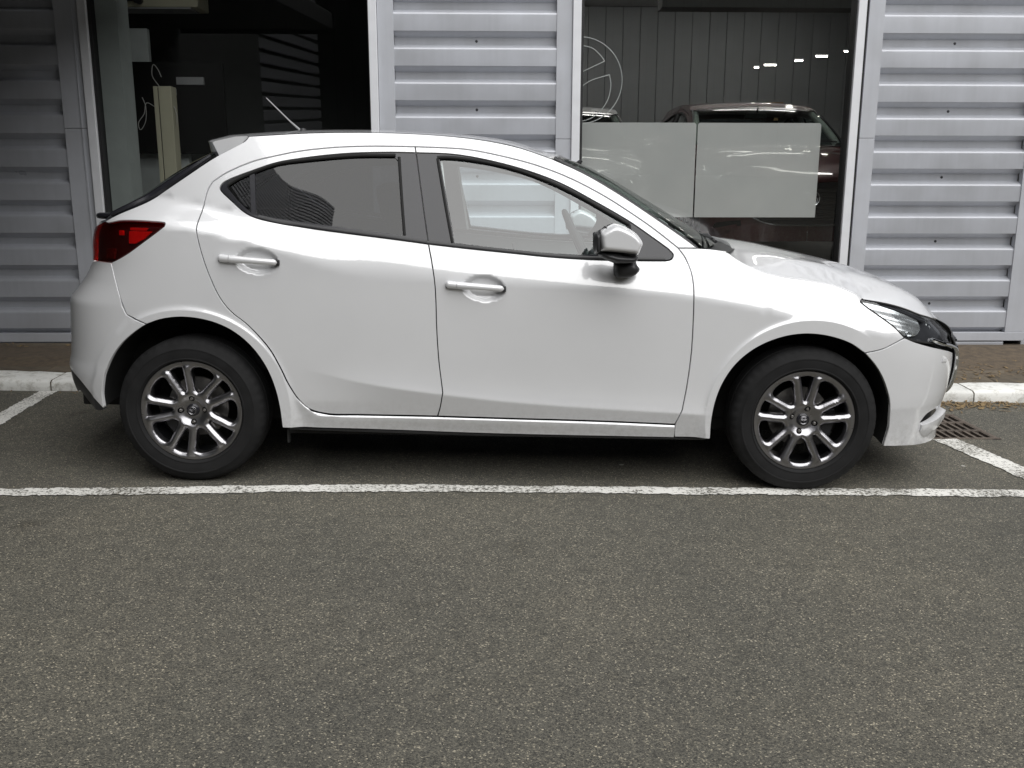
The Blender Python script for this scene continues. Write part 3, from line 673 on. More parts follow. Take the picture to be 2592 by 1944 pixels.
DT=[(.105,1.249),(.162,1.287),(.268,1.334),(.359,1.3575),(.449,1.377),(.584,1.394),(.724,1.402),(.819,1.4035),(.924,1.4035),(1.057,1.401),(1.144,1.396),(1.288,1.371),(1.431,1.336),(1.574,1.284),(1.717,1.213),(1.813,1.155),(1.908,1.093),(2.015,1.014)]
SP_UP=[(.924,1.4035),(.943,1.300),(.967,1.159),(.992,1.017)];SP_LO=[(.992,1.017),(1.008,.944),(1.020,.868),(1.025,.794),(1.028,.688),(1.033,.600),(1.039,.528),(1.047,.466),(1.054,.412)];SP_FT=[(1.054,.412),(1.042,.345),(1.031,.306)]
RG1=[(.105,1.249),(.088,1.218),(.076,1.168),(.068,1.110),(.066,1.066),(.074,1.012),(.093,.935),(.118,.862),(.152,.787),(.195,.732),(.25,.688),(.299,.639),(.347,.579),(.386,.507),(.418,.435),(.454,.373),(.501,.329),(.570,.3095),(.704,.3065),(1.031,.306)]
SEAM=[(1.031,.306),(1.334,.303),(1.692,.299),(2.024,.290)]
FG=[(2.015,1.014),(2.046,.972),(2.064,.922),(2.070,.879),(2.072,.813),(2.074,.726),(2.074,.608),(2.068,.503),(2.060,.428),(2.049,.356)];FG2=[(2.049,.356),(2.024,.290)];FG3=[(2.024,.290),(2.026,.230)]
SB=[(.385,.250),(1.154,.233),(2.026,.230)];SB2=[(2.026,.230),(2.173,.231)]
RARCH_R=[(-.152,.677),(-.207,.641),(-.264,.593),(-.306,.544),(-.339,.490),(-.362,.430),(-.375,.365),(-.374,.308)]
RARCH_F=[(-.152,.677),(-.100,.696),(-.049,.706),(.002,.709),(.060,.704),(.126,.688),(.190,.659),(.249,.614),(.297,.558),(.335,.491),(.362,.413),(.377,.335),(.385,.250)]
FARCH_R=[(2.173,.231),(2.174,.309),(2.184,.388),(2.208,.466),(2.250,.540),(2.305,.597),(2.372,.640),(2.457,.671),(2.544,.682),(2.633,.673),(2.722,.645),(2.787,.605)]
FARCH_F=[(2.787,.605),(2.856,.530),(2.897,.457),(2.923,.377),(2.934,.283),(2.922,.197)]
FBS=[(2.787,.605),(2.861,.621),(2.905,.641),(2.957,.667)]
HL_LOW=[(2.957,.667),(2.910,.711),(2.860,.746),(2.803,.784),(2.772,.808)];HL_TIP=[(2.772,.808),(2.776,.815),(2.788,.8185)]
BG_=[(2.788,.8185),(2.763,.834),(2.671,.871),(2.553,.892),(2.442,.906),(2.352,.928),(2.275,.962),(2.210,1.005)]
COWL=[(2.210,1.005),(2.150,1.012),(2.095,1.0145)];COWL2=[(2.095,1.0145),(2.015,1.014)]
APIL=[(2.095,1.0145),(2.057,1.042),(1.909,1.139),(1.766,1.229),(1.623,1.308),(1.488,1.366)]
RB=[(1.488,1.366),(1.35,1.409),(1.2,1.4365),(1.0,1.4535),(.75,1.459),(.5,1.453),(.24,1.4345)]
HE=[(.24,1.4345),(.228,1.417),(.171,1.383),(.105,1.346),(-.004,1.271),(-.092,1.211),(-.158,1.168),(-.210,1.142),(-.259,1.121),(-.305,1.100),(-.340,1.083)]
TL_TOP=[(-.340,1.083),(-.326,1.0765),(-.251,1.089),(-.166,1.091),(-.085,1.088)];TL_TIP=[(-.085,1.088),(-.060,1.083),(-.062,1.072)];TL_LOW=[(-.062,1.072),(-.085,1.054),(-.144,1.012),(-.221,.960),(-.277,.931),(-.304,.920)]
RBS=[(-.304,.920),(-.278,.843),(-.258,.775),(-.236,.713)];RBS2=[(-.236,.713),(-.152,.677)]
DLO_TF=[(.929,1.379),(1.058,1.377),(1.130,1.370),(1.241,1.351),(1.384,1.316),(1.527,1.266),(1.669,1.195),(1.812,1.117),(1.907,1.055),(1.973,1.010)];DLO_NOSE=[(1.973,1.010),(1.994,.986),(1.986,.969),(1.960,.9625)]
DLO_BF=[(1.960,.9625),(1.858,.962),(1.669,.964),(1.481,.973),(1.341,.985),(1.155,1.001),(.992,1.017)]
DLO_TR=[(.929,1.379),(.820,1.379),(.632,1.370),(.452,1.347),(.361,1.329),(.258,1.293),(.183,1.264)];DLO_TAIL=[(.183,1.264),(.146,1.243),(.136,1.223),(.152,1.203)];DLO_BR=[(.152,1.203),(.192,1.170),(.241,1.131),(.288,1.110),(.380,1.090),(.515,1.071),(.651,1.055),(.837,1.035),(.992,1.017)]
SPD=[(.929,1.379),(.943,1.300),(.967,1.159),(.992,1.017)]
r_=lambda p:list(reversed(p))
white=MAT['white_paint']
# --- doors, with the dished handle recess pressed into them
def dish(cx,cz,rx,rz,tilt):
    def f(x,z):
        c,s=math.cos(tilt),math.sin(tilt);u=((x-cx)*c+(z-cz)*s)/rx;v=(-(x-cx)*s+(z-cz)*c)/rz;q=np.hypot(u,v)
        return .026*(1-sst(.66,1.0,q))
    return f
def fdoor(d): return lambda x,z:(x,-(W(x,z)-d(x,z)),z)
DR_=dish(.305,.940,.092,.056,-.06);DF_=dish(1.220,.845,.092,.056,-.06)
def finer(cx,cz,rx,rz,s=.008):
    gx,gz=np.meshgrid(np.arange(cx-rx,cx+rx,s),np.arange(cz-rz,cz+rz,s));return np.stack([gx.ravel(),gz.ravel()],-1)
def flare_pts(xc):
    r,a=np.meshgrid(np.r_[np.arange(.392,.42,.009),np.arange(.42,.475,.006)],np.radians(np.arange(-25,205,1.6)));return np.stack([(xc+r*np.cos(a)).ravel(),(.315+r*np.sin(a)).ravel()],-1)
def crease_pts(x0,x1):
    xs=np.arange(x0,x1,.011);return np.vstack([np.stack([xs,creasef(xs)+o],-1) for o in (-.018,-.010,-.005,0,.005,.010,.018,.03)])
fdo=chain(S(DT[8:]),S(FG),S(FG2),S(r_(SEAM)),S(r_(SP_FT)),S(r_(SP_LO)),S(r_(DLO_BF)),S(r_(DLO_NOSE),.006),S(r_(DLO_TF)),S([(.929,1.379),(.924,1.4035)]))
front_doors=panel('front_door',fdoor(DF_),near_side,[fdo],white,car,.022,extra=np.vstack([finer(1.22,.845,.11,.07),crease_pts(1.06,2.04)]))
rdo=chain(S(r_(DT[:9])),S(RG1),S(r_(SP_FT)),S(r_(SP_LO)),S(r_(DLO_BR)),S(r_(DLO_TAIL),.006),S(r_(DLO_TR)),S([(.929,1.379),(.924,1.4035)]))
rear_doors=panel('rear_door',fdoor(DR_),near_side,[rdo],white,car,.022,extra=np.vstack([finer(.305,.94,.11,.07),crease_pts(.45,1.03),flare_pts(0)]))
# --- side frame: sill, rear wing, roof rail and windscreen pillar in one pressing
seamz=pchip([.3,.45,.55,.7,1.03,1.69,2.03,2.2],[.6,.38,.312,.3065,.306,.299,.290,.288])
def fframe(x,z):
    q=seamz(x)-z;inn=sst(.42,.55,x)
    return (x,-(W(x,z)+inn*(.013*sst(-.002,.010,q)-.004*sst(.02,.06,q))),z)
sfo=chain(S(FG3)[::-1],S(r_(SEAM)),S(r_(RG1)),S(DT),S(r_(COWL2)),S(APIL),S(RB),S(HE),S(TL_TOP),S(TL_TIP,.006),S(TL_LOW),S(RBS),S(RBS2),S(RARCH_F),S(SB))
xs=np.arange(.5,2.02,.012);side=panel('side_frame',fframe,near_side,[sfo],white,car,.024,extra=np.vstack([np.stack([xs,seamz(xs)-o],-1) for o in (.0045,.008,.012,.018,.03,.05)]+[flare_pts(0)]))
fo=chain(S(FG),S(FG2),S(FG3),S(SB2),S(FARCH_R),S(FBS),S(HL_LOW),S(HL_TIP,.005),S(BG_),S(COWL),S(COWL2))
panel('front_wing',fside,near_side,[fo],white,car,.022,extra=np.vstack([flare_pts(2.57),crease_pts(2.05,2.17)]))
# --- glass and black trims inside the window opening
GF=[[(1.030,1.353),(1.050,1.355),(1.145,1.349),(1.289,1.325),(1.432,1.282),(1.574,1.222),(1.717,1.147),(1.800,1.103)],[(1.800,1.103),(1.806,1.060),(1.760,.984)],[(1.760,.984),(1.621,.985),(1.481,.990),(1.341,1.001),(1.099,1.024)],[(1.099,1.024),(1.030,1.353)]]
gf=chain(*[S(s) for s in GF])
fto=chain(S(DLO_TF),S(DLO_NOSE,.006),S(DLO_BF),S(r_(SPD)))
GR=[[(.276,1.285),(.363,1.317),(.498,1.337),(.679,1.355),(.838,1.3595)],[(.838,1.3595),(.853,1.346)],[(.853,1.346),(.888,1.051)],[(.888,1.051),(.611,1.082),(.379,1.110),(.290,1.126)],[(.290,1.126),(.276,1.285)]]
gr=chain(*[S(s) for s in GR])
GQ=[[(.166,1.228),(.200,1.252),(.251,1.275)],[(.251,1.275),(.266,1.133)],[(.266,1.133),(.216,1.173),(.166,1.228)]]
gq=chain(*[S(s) for s in GQ])
rto=chain(S(DLO_TR),S(DLO_TAIL,.006),S(DLO_BR),S(r_(SPD)))
def on(parts,parents): 
    for o,p in zip(parts,parents): o.parent=p
ft=panel('window_trim',fside_in(.005),near_side,[fto,gf],MAT['black_gloss'],car,.03,.0026);on(ft,front_doors)
rt_=panel('window_trim',fside_in(.005),near_side,[rto,gr,gq],MAT['black_gloss'],car,.03,.0026);on(rt_,rear_doors)
on(panel('window_glass',fside_in(.011),near_side,[inset(gf,-.006)],MAT['side_glass'],car,.03,0,.003),front_doors)
on(panel('window_glass',fside_in(.011),near_side,[inset(gr,-.006)],MAT['tint_glass'],car,.03,0,.003),rear_doors)
on(panel('quarter_glass',fside_in(.010),near_side,[inset(gq,-.006)],MAT['tint_glass'],car,.03,0,.003),rear_doors)
def ribbon(name,pts,w,d,mat,parents,rr=None):
    """raised moulding strip following a line on the flank"""
    P=S(pts,.02);t=np.gradient(P,axis=0);t/=np.linalg.norm(t,axis=1)[:,None];n=np.stack([-t[:,1],t[:,0]],-1)
    prof=[(-.5,-.004),(-.5,d*.7),(-.3,d),(.3,d),(.5,d*.7),(.5,-.004)]
    V=[];m=len(prof)
    for a,q in zip(P,n):
        for u,h in prof: b=a+q*u*w;V.append((b[0],-(float(W(b[0],b[1]))+h),b[1]))
    F=[(i*m+j,i*m+j+1,(i+1)*m+j+1,(i+1)*m+j) for i in range(len(P)-1) for j in range(m-1)]+[tuple(range(m))[::-1],tuple((len(P)-1)*m+j for j in range(m))]
    for s,p in zip((1,-1),parents):
        mesh_object(name,[(x,y*s,z) for x,y,z in V],F if s==1 else [f[::-1] for f in F],mat,p,True,sharp=40)
ribbon('belt_moulding',[(.985,1.0235),(1.155,1.008),(1.341,.992),(1.481,.980),(1.669,.971),(1.960,.970)],.013,.005,MAT['black_trim'],front_doors)
ribbon('belt_moulding',[(.300,1.114),(.380,1.097),(.515,1.078),(.651,1.062),(.837,1.042),(.984,1.0245)],.013,.005,MAT['black_trim'],rear_doors)
def seal(pts,parents,r=.0075,off=.004):  # black window seals; their black also stands for the recess shadow
    P=S(pts,.015)
    for s,p in zip((-1,1),parents): MB().tube([(x,s*(float(W(x,z))-off),z) for x,z in P],r,8).build('window_seal_shade',MAT['rubber_seal'],p,True)
seal([(1.016,1.3605),(1.050,1.3625),(1.145,1.356),(1.289,1.332),(1.432,1.290),(1.574,1.231),(1.717,1.156),(1.812,1.104)],front_doors)
seal([(1.018,1.356),(1.052,1.19),(1.088,1.024)],front_doors,.006);seal([(1.812,1.104),(1.818,1.06)],front_doors,.006)
seal([(.168,1.238),(.205,1.262),(.276,1.294),(.363,1.325),(.498,1.345),(.679,1.363),(.845,1.367)],rear_doors)
seal([(.860,1.360),(.877,1.20),(.894,1.050)],rear_doors,.006)
# --- door handles
def handle(pts_c,l0,l1,parents,cz0,cz1):
    """pull bar bridging the dish: rounded, with the separate lock cap behind a fine joint"""
    for s,p in zip((-1,1),parents):
        for a0,a1,nm in ((0,.195,'lock_cap'),(.203,1,'door_handle')):
            n=22;b=MB();rings=[]
            for i in range(n+1):
                t=a0+(a1-a0)*i/n;x=l0+(l1-l0)*t;z=cz0+(cz1-cz0)*t
                e=min(1,(t/.045)**.5 if t<.045 else 1,((1-t)/.06)**.5 if t>.94 else 1)
                hz=.0155*e*(1-.15*t);st=.026*(1-.25*abs(2*t-1)**3);y0=float(W(x,z))
                ring=[]
                for k in range(10):
                    q=2*math.pi*k/10;ring.append((x,s*(y0+st-.011+.0125*e*math.cos(q)),z+hz*math.sin(q)))
                rings.append(ring)
            v=[q for r in rings for q in r];f=[(i*10+k,i*10+(k+1)%10,(i+1)*10+(k+1)%10,(i+1)*10+k) for i in range(n) for k in range(10)]+[tuple(range(10)),tuple(n*10+k for k in range(10))]
            if s>0: f=[q[::-1] for q in f]
            o=mesh_object(nm,v,f,white,p,True,sharp=60)
        for t in (.10,.93):
            x=l0+(l1-l0)*t;z=cz0+(cz1-cz0)*t;y0=float(W(x,z));MB().box(x-.022,x+.022,min(s*(y0-.02),s*(y0+.012)),max(s*(y0-.02),s*(y0+.012)),z-.013,z+.009,.003).build('handle_base',MAT['black_trim'],p)
handle(None,.150,.392,rear_doors,.951,.936);handle(None,1.063,1.304,front_doors,.861,.846)
# --- roof, windscreen, bonnet, rear screen
def loft(name,edge,centre,mat,n=2.3,rows=40,cols=24,parent=car,drop=0,tmax=1.,nx=2.0):
    """sheet between the flank edge (x,z) and the centre line (x,z)"""
    E=S(edge,.004);C=S(centre,.004)
    ri=lambda A,k:np.array([A[min(len(A)-1,int(round(i)))] for i in np.linspace(0,len(A)-1,k)])
    E=ri(E,rows+1);C=ri(C,rows+1);V=[];ts=np.linspace(-tmax,tmax,cols+1)
    wy=np.array([float(W(x,z)) for x,z in E])
    for i in range(rows+1):
        for t in ts:
            a=abs(t)**n;ax=abs(t)**nx
            V.append((C[i,0]+(E[i,0]-C[i,0])*ax,t*wy[i],C[i,1]+(E[i,1]-C[i,1])*a-drop))
    m=cols+1;F=[(i*m+j,i*m+j+1,(i+1)*m+j+1,(i+1)*m+j) for i in range(rows) for j in range(cols)]
    V=np.array(V);a,b,c=V[F[rows*cols//2][0]],V[F[rows*cols//2][1]],V[F[rows*cols//2][2]]
    if np.cross(b-a,c-a)[2]<0: F=[f[::-1] for f in F]
    return mesh_object(name,V,F,mat,parent,True)
roof=loft('roof',RB,[(1.555,1.392),(1.46,1.414),(1.358,1.444),(1.282,1.459),(1.2,1.469),(1.089,1.479),(.971,1.4845),(.757,1.490),(.6,1.490),(.436,1.486),(.222,1.473),(.10,1.463)],white,2.4)
ws=loft('windscreen',[(1.495,1.360),(1.623,1.302),(1.766,1.222),(1.909,1.132),(2.050,1.040),(2.10,1.006)],[(1.560,1.385),(1.646,1.358),(1.781,1.298),(1.894,1.236),(2.065,1.140),(2.187,1.070),(2.285,1.010)],MAT['screen_glass'],2.3)
def edge_strip(name,edge,w,up,mat,parent):
    """rubber strip lying along an edge, on both flanks"""
    for s in (-1,1):
        P=S(edge,.02);pts=[(x,s*(float(W(x,z))-w),z+up) for x,z in P];MB().tube(pts,.009,8).build(name,mat,parent,True)
edge_strip('windscreen_seal',[(1.50,1.368),(1.623,1.310),(1.766,1.229),(1.909,1.139),(2.057,1.042),(2.095,1.012)],.012,-.002,MAT['black_trim'],ws)
# band of dark print round the screen
bnd=loft('screen_header',[(1.488,1.3655),(1.52,1.351)],[(1.553,1.391),(1.60,1.373)],MAT['black_gloss'],2.3,4,24,ws,-.0015)
for (xa,za,xb,zb,l) in ((1.945,1.128,1.985,1.103,'a'),(2.014,1.083,2.055,1.056,'b')):
    ya=[-(float(W(x,z))-.045) for x,z in ((xa,za),(xb,zb))];yb=[y+.06 for y in ya]
    mesh_object('windscreen_sticker',[(xa-.008,ya[0],za-.004),(xb-.008,ya[1],zb-.004),(xb+.006,yb[1],zb+.002),(xa+.006,yb[0],za+.002)],[(0,1,2,3)],MAT['white_plastic'],ws)
BE=np.array([(2.210,1.005),(2.275,.962),(2.352,.928),(2.442,.906),(2.553,.892),(2.671,.871),(2.763,.834),(2.788,.8185),(2.868,.806),(2.934,.792),(2.995,.775),(3.059,.752),(3.141,.728)])
by=[float(W(x,z))-.002 for x,z in BE]
bex=list(BE[:,0])+[3.225,3.295,3.345,3.372];bey=by+[.475,.36,.23,.11];bez=list(BE[:,1])+[.703,.684,.670,.662]
byf=pchip(bex+[3.385],bey+[0.0001]);bzf=pchip(bex+[3.385],bez+[.659])
bcf=pchip([2.2,2.3,2.475,2.65,2.86,3.0,3.1,3.2,3.3,3.35,3.39],[1.034,1.023,1.003,.970,.926,.887,.850,.800,.738,.700,.657])
def fbon(x,y):
    w=np.maximum(byf(np.clip(x,2.2,3.3849)),1e-3);t=np.clip(np.abs(y)/w,0,1.02);zc=bcf(x);ze=np.minimum(bzf(np.clip(x,2.2,3.385)),zc)
    ridge=.010*np.exp(-((t-.70)/.13)**2)*sst(2.3,2.5,x)*(1-sst(3.05,3.3,x))
    return (x,y,ze+(zc-ze)*(1-t**2.6)+ridge)
e1=S(list(zip(bex+[3.385],bey+[0.])),.012);bk=S([(2.335,0),(2.325,.25),(2.300,.45),(2.262,.60),(2.215,.705),(2.210,bey[0])],.012)
bo=chain(e1[:, :],(e1*np.array([1,-1]))[::-1],(bk*np.array([1,-1]))[::-1],bk)
bonnet=panel('bonnet',fbon,upwards,[bo],white,car,.03,.0026,.016,mirror=False)[0]
# cowl with wipers
cw=MB();P=[];n=24
for i in range(n+1):
    t=-1+2*i/n;y=t*.72;a=abs(t)
    P.append([(2.075+.21*(1-a**2.3),y,1.000),(2.15+.16*(1-a**2.3),y,1.004+.004*(1-a)),(2.225+.12*(1-a**3),y,.998)])
v=[p for r in P for p in r];cw.add(v,[(i*3+j,(i+1)*3+j,(i+1)*3+j+1,i*3+j+1) for i in range(n) for j in range(2)])
cowl=cw.build('cowl_panel',MAT['black_trim'],car,True)
for y0,y1 in ((-.50,.05),(.10,.60)):
    MB().tube([(2.25-.12*abs(y0)**2,y0,1.028),(2.24,(y0+y1)/2,1.042),(2.23,y1,1.035)],.007,6).tube([(2.22-.12*abs(y0)**2,y0-.06,1.045),(2.21,y1-.05,1.052)],.005,6).build('wiper',MAT['black_trim'],cowl,True)
# rear screen and spoiler
rs=loft('rear_screen',[(.118,1.350),(-.004,1.268),(-.092,1.208),(-.158,1.165),(-.210,1.139),(-.259,1.118),(-.318,1.092)],[(-.03,1.392),(-.13,1.340),(-.235,1.275),(-.34,1.205),(-.41,1.161),(-.47,1.128),(-.545,1.085)],MAT['tint_glass'],2.6,nx=2.2)
for s in (-1,1):
    P=S([(.10,1.346),(-.004,1.272),(-.092,1.212),(-.158,1.170),(-.210,1.144),(-.30,1.104)],.02)
    MB().tube([(x-.012,s*(float(W(x,z))-.012),z+.006) for x,z in P],[.010+.007*math.sin(math.pi*i/(len(P)-1)) for i in range(len(P))],8).build('screen_seal',MAT['black_gloss'],rs,True)
lip=S([(-.36,.600),(-.45,.52),(-.515,.30),(-.555,0),(-.515,-.30),(-.45,-.52),(-.36,-.600)],.03)
MB().tube([(x,y,1.098-.018*(1-abs(y)/.6)) for x,y in lip],.013,8).build('screen_lower_trim',MAT['black_gloss'],rs,True)
sp=MB();n=28;rows=[]
for i in range(n+1):
    t=-1+2*i/n;a=abs(t);w=.600;y=t*w
    fx=.235-.13*(1-a**2.2);fz=1.437+.026*(1-a**2.4)
    tx=.078-.125*(1-a**2.6);tz=1.411+.019*(1-a**2.4)
    bx=.105-.150*(1-a**2.6);bz=1.350+.032*(1-a**2.4)
    ux=.20-.10*(1-a**2);uz=1.405+.022*(1-a**2.4)
    rows.append([(fx,y,fz),(fx-.4*(fx-tx),y,fz-.25*(fz-tz)+.002),(tx+.012,y,tz+.003),(tx,y,tz-.003),(tx+.004,y,tz-.012),(bx,y,bz),(bx+.03,y,bz+.004),(ux,y,uz)])
m=8;v=[p for r in rows for p in r];f=[(i*m+j,i*m+(j+1)%m,(i+1)*m+(j+1)%m,(i+1)*m+j) for i in range(n) for j in range(m)]+[tuple(range(m))[::-1],tuple(n*m+j for j in range(m))]
spoiler=mesh_object('roof_spoiler',v,[q[::-1] for q in f],white,car,True,sharp=38)
# aerial
an=MB().tube([(.312,0,1.492),(.262,0,1.535),(.155,0,1.638)],[.0055,.0036,.0026],8).build('aerial',MAT['trim_grey'],car,True)
MB().lathe([(0,.030),(.012,.026),(.020,.012),(.030,0)],14,'z',(.325,0,1.474)).build('aerial_foot',MAT['black_trim'],an,True)
# --- nose
PI2=math.pi/2
def A(pts,end): 
    p=np.array(pts,float);return [(float(toa(x,z,end)),z) for x,z in p]
fb1=A(FBS,1);grz=[(.93,.558),(.985,.47),(1.08,.385),(1.25,.335),(PI2,.325)]
btop=A([(2.957,.667),(3.005,.648),(3.081,.626),(3.160,.606),(3.235,.584)],1)+[(.93,.558)]
bbot=[(PI2,.185)]+[(1.2,.180),(.85,.178)]+A([(3.119,.183),(3.022,.190),(2.922,.197)],1)
FOG=A([(3.093,.292),(3.125,.322),(3.180,.335),(3.225,.345)],1)
fog=chain(S(FOG+[(.92,.352)],.01),S([(.92,.352),(.93,.312)],.01),S([(.93,.312)]+A([(3.19,.290),(3.13,.279),(3.093,.292)],1),.01))
bu=chain(S(r_(A(FARCH_F,1)),.012),S(fb1,.012),S(btop,.012),S(grz,.012),S([(PI2,.325),(PI2,.185)],.02),S(bbot,.012))
def both(name,end,loops,mat,parent,step=.03,gap=.0024,fold=.014,fm=None):
    """wrapped panel: near half and far half welded on the centre line"""
    a,b=panel(name,fm or fend(end),end_orient(end),loops,mat,parent,step,gap,fold)
    bm=bmesh.new();bm.from_mesh(a.data);bm.from_mesh(b.data);k=[v for v in bm.verts if abs(v.co.y)<.012]
    bmesh.ops.remove_doubles(bm,verts=k,dist=.0005);me=a.data
    bm.to_mesh(me);bm.free();me.polygons.foreach_set('use_smooth',[True]*len(me.polygons));me.set_sharp_from_angle(angle=math.radians(40))
    bpy.data.objects.remove(b);return a
front_bumper=panel('front_bumper',fend(1),end_orient(1),[bu,fog],white,car,.016)[0]
def fend_in(end,d): 
    g=fend(end);s=1 if end else -1
    def f(a,z):
        x,y,zz=g(a,z);return (x-s*d*np.sin(np.clip(a,0,PI2)),y+d*np.cos(np.clip(a,0,PI2)),zz)
    return f
on(panel('fog_recess',fend_in(1,.03),end_orient(1),[inset(fog,-.012)],MAT['black_gloss'],car,.03,0,.003),[front_bumper]*2)
# upturned fin below the recess
for s in (-1,1):
    n=18;v=[]
    for i in range(n+1):
        t=i/n;x=3.098+.150*t;z=.280+.018*t*t;e=math.sin(math.pi*min(1,t*1.15+.06))**.6
        y=float(W(x,.27))
        out=.010+.030*t
        v+=[(x,s*(y-.01),z+.004+.020*t),(x+.3*out,s*(y+out),z-.002+.020*t),(x+.3*out,s*(y+out*.8),z-.020-.030*t*e),(x,s*(y-.004),z-.050*e-.018)]
    f=[(i*4+j,i*4+(j+1)%4,(i+1)*4+(j+1)%4,(i+1)*4+j) for i in range(n) for j in range(4)]+[(0,1,2,3),(n*4+3,n*4+2,n*4+1,n*4)]
    if s<0: f=[q[::-1] for q in f]
    mesh_object('bumper_fin',v,f,white,front_bumper,True,sharp=50)
# grille
gro=chain(S([(.84,.640),(.90,.600),(.93,.558),(.985,.47),(1.08,.385),(1.25,.335),(PI2,.325)],.012),S([(PI2,.325),(PI2,.660)],.02),S([(PI2,.660),(1.15,.655),(.84,.640)],.012))
grille=panel('grille',fend_in(1,-.014),end_orient(1),[inset(gro,-.008)],MAT['black_trim'],car,.03,0,.004)[0]
for k in range(9):
    z=.36+.032*k;a0=.97+.22*max(0,(.5-z)/.17)**1.3
    pts=[]
    for a in list(np.linspace(a0,math.pi-a0,23)):
        q=fend_in(1,-.018)(np.array([min(a,math.pi-a)]),np.array([z]));pts.append((q[0][0],q[1][0]*(1 if a<PI2 else -1),z))
    MB().tube(pts,.005,6).build('grille_bar',MAT['black_gloss'],grille,True)
ch=[(.50,.652),(.62,.628),(.78,.606),(.90,.572),(.965,.480),(1.06,.388),(1.24,.330),(PI2,.318)]
P=S(ch,.02);pts=[]
for a,z in list(P)+[(math.pi-a,z) for a,z in P[::-1]][1:]:
    q=fend_in(1,-.004-.014*float(sst(.75,.95,min(a,math.pi-a))))(np.array([min(a,math.pi-a)]),np.array([z]));pts.append((q[0][0],q[1][0]*(1 if a<=PI2 else -1),z))
MB().tube(pts,.009,8).build('chrome_wing',MAT['chrome'],grille,True)
o=emblem_outline(0,0,0,.062,.0045,MAT['chrome'],grille,'emblem');o.rotation_euler=(0,0,PI2);o.location=(3.417,0,.535)
# headlamps
hl=chain(S(A(HL_LOW,1)[::-1],.008),S(A([(2.957,.667),(2.990,.656),(3.075,.640)],1)+[(.72,.622),(.84,.612)],.008),S([(.84,.612),(.86,.640),(.80,.668)],.008),S([(.80,.668)]+A([(3.141,.722),(3.059,.747),(2.995,.770),(2.934,.788),(2.868,.802),(2.788,.8145)],1),.008),S(A(r_(HL_TIP),1),.004))
hps=panel('headlamp',fend_in(1,.034),end_orient(1),[inset(hl,-.004)],MAT['lamp_dark'],car,.02,0,.003)
for s,h in zip((1,-1),hps):
    pass
lens=panel('lens',fend_in(1,.001),end_orient(1),[hl],MAT['lens'],car,.02,.002,.03);on(lens,hps)
for s,h in zip((1,-1),hps):
    q=np.stack(fend_in(1,.003)(hl[:,0],hl[:,1]),-1)*np.array([1,s,1]);q=np.vstack([q,q[:2]]);MB().tube(q[::2],.0042,6,False).build('lamp_seal',MAT['rubber_seal'],h,True)
# bright reflector bowl behind the rear part of the lens
def fbowl(a,z):
    x,y,zz=fend_in(1,.018)(a,z);return (x,y+.0028*np.sin((z+.25*x)*170),zz)
ho=chain(S(A([(2.785,.803),(2.860,.750),(2.930,.698),(2.972,.672)],1),.008),S(A([(2.972,.672),(3.020,.668),(3.060,.690)],1),.008),S(A([(3.060,.690),(3.05,.728),(2.995,.752),(2.90,.780),(2.805,.807)],1),.008))
on(panel('reflector',fbowl,end_orient(1),[ho],MAT['lamp_chrome'],car,.008,0,.02),hps)
ho2=chain(S(A([(2.80,.811),(2.90,.794),(3.02,.755),(3.10,.728)],1),.008),S(A([(3.10,.728),(3.09,.720),(3.00,.752),(2.90,.785),(2.80,.807)],1),.006))
on(panel('marker_strip',fend_in(1,.010),end_orient(1),[ho2],MAT['lamp_dark'],car,.01,0,.01),hps)
for s,h in zip((-1,1),hps):
    b=MB();b.lathe([(0,.03),(.030,.024),(.038,.008),(.040,-.04),(.046,-.045),(.046,-.06)],28,'x')
    o=b.build('projector',MAT['lens'],h,True);o.location=(3.115,s*.62,.672);o.rotation_euler=(0,0,-s*.35*-1)
    b=MB();b.lathe([(.040,.012),(.047,.010),(.050,-.03),(.040,-.05)],28,'x');o=b.build('projector_ring',MAT['lamp_chrome'],h,True);o.location=(3.112,s*.62,.672);o.rotation_euler=(0,0,s*.35)
    o=MB().lathe([(0,.012),(.009,.010),(.011,0)],12,'y').build('indicator_bulb',MAT['lamp_chrome'],h,True);o.location=(2.985,s*(float(W(2.985,.675))-.012),.678)
# washer jet cover on the bumper
ribbon('washer_cover',[(3.170,.556),(3.205,.552)],.016,.0035,white,[front_bumper,front_bumper])
# --- tail
tb1=A(RBS+[(-.152,.677)],0)
rb=chain(S(A(RBS,0),.012),S(A(RBS2,0),.012),S(A(RARCH_R,0),.012),S(A([(-.374,.308),(-.440,.366),(-.500,.415),(-.590,.450)],0)+[(1.15,.462),(PI2,.468)],.012),S([(PI2,.468),(PI2,.790)],.02),S([(PI2,.790),(1.2,.815),(.95,.885)]+A([(-.397,.920),(-.304,.920)],0),.012))
rear_bumper=panel('rear_bumper',fend(0),end_orient(0),[rb],white,car,.028)[0]
df=chain(S(A([(-.374,.306),(-.440,.364),(-.500,.413),(-.590,.448)],0)+[(1.15,.460),(PI2,.466)],.012),S([(PI2,.466),(PI2,.30)],.02),S([(PI2,.30),(1.1,.31),(.80,.335)]+A([(-.510,.355),(-.455,.305),(-.400,.292),(-.374,.306)],0),.012))
panel('rear_diffuser',fend_in(0,.004),end_orient(0),[df],MAT['black_trim'],car,.03)
hb=chain(S([(.95,.887),(1.2,.817),(PI2,.792)],.012),S([(PI2,.792),(PI2,1.082)],.02),S([(PI2,1.082),(1.2,1.080),(.98,1.072)],.012),S([(.98,1.072),(1.02,1.0),(.95,.887)],.012))
panel('tailgate',fend(0),end_orient(0),[hb],white,car,.03)
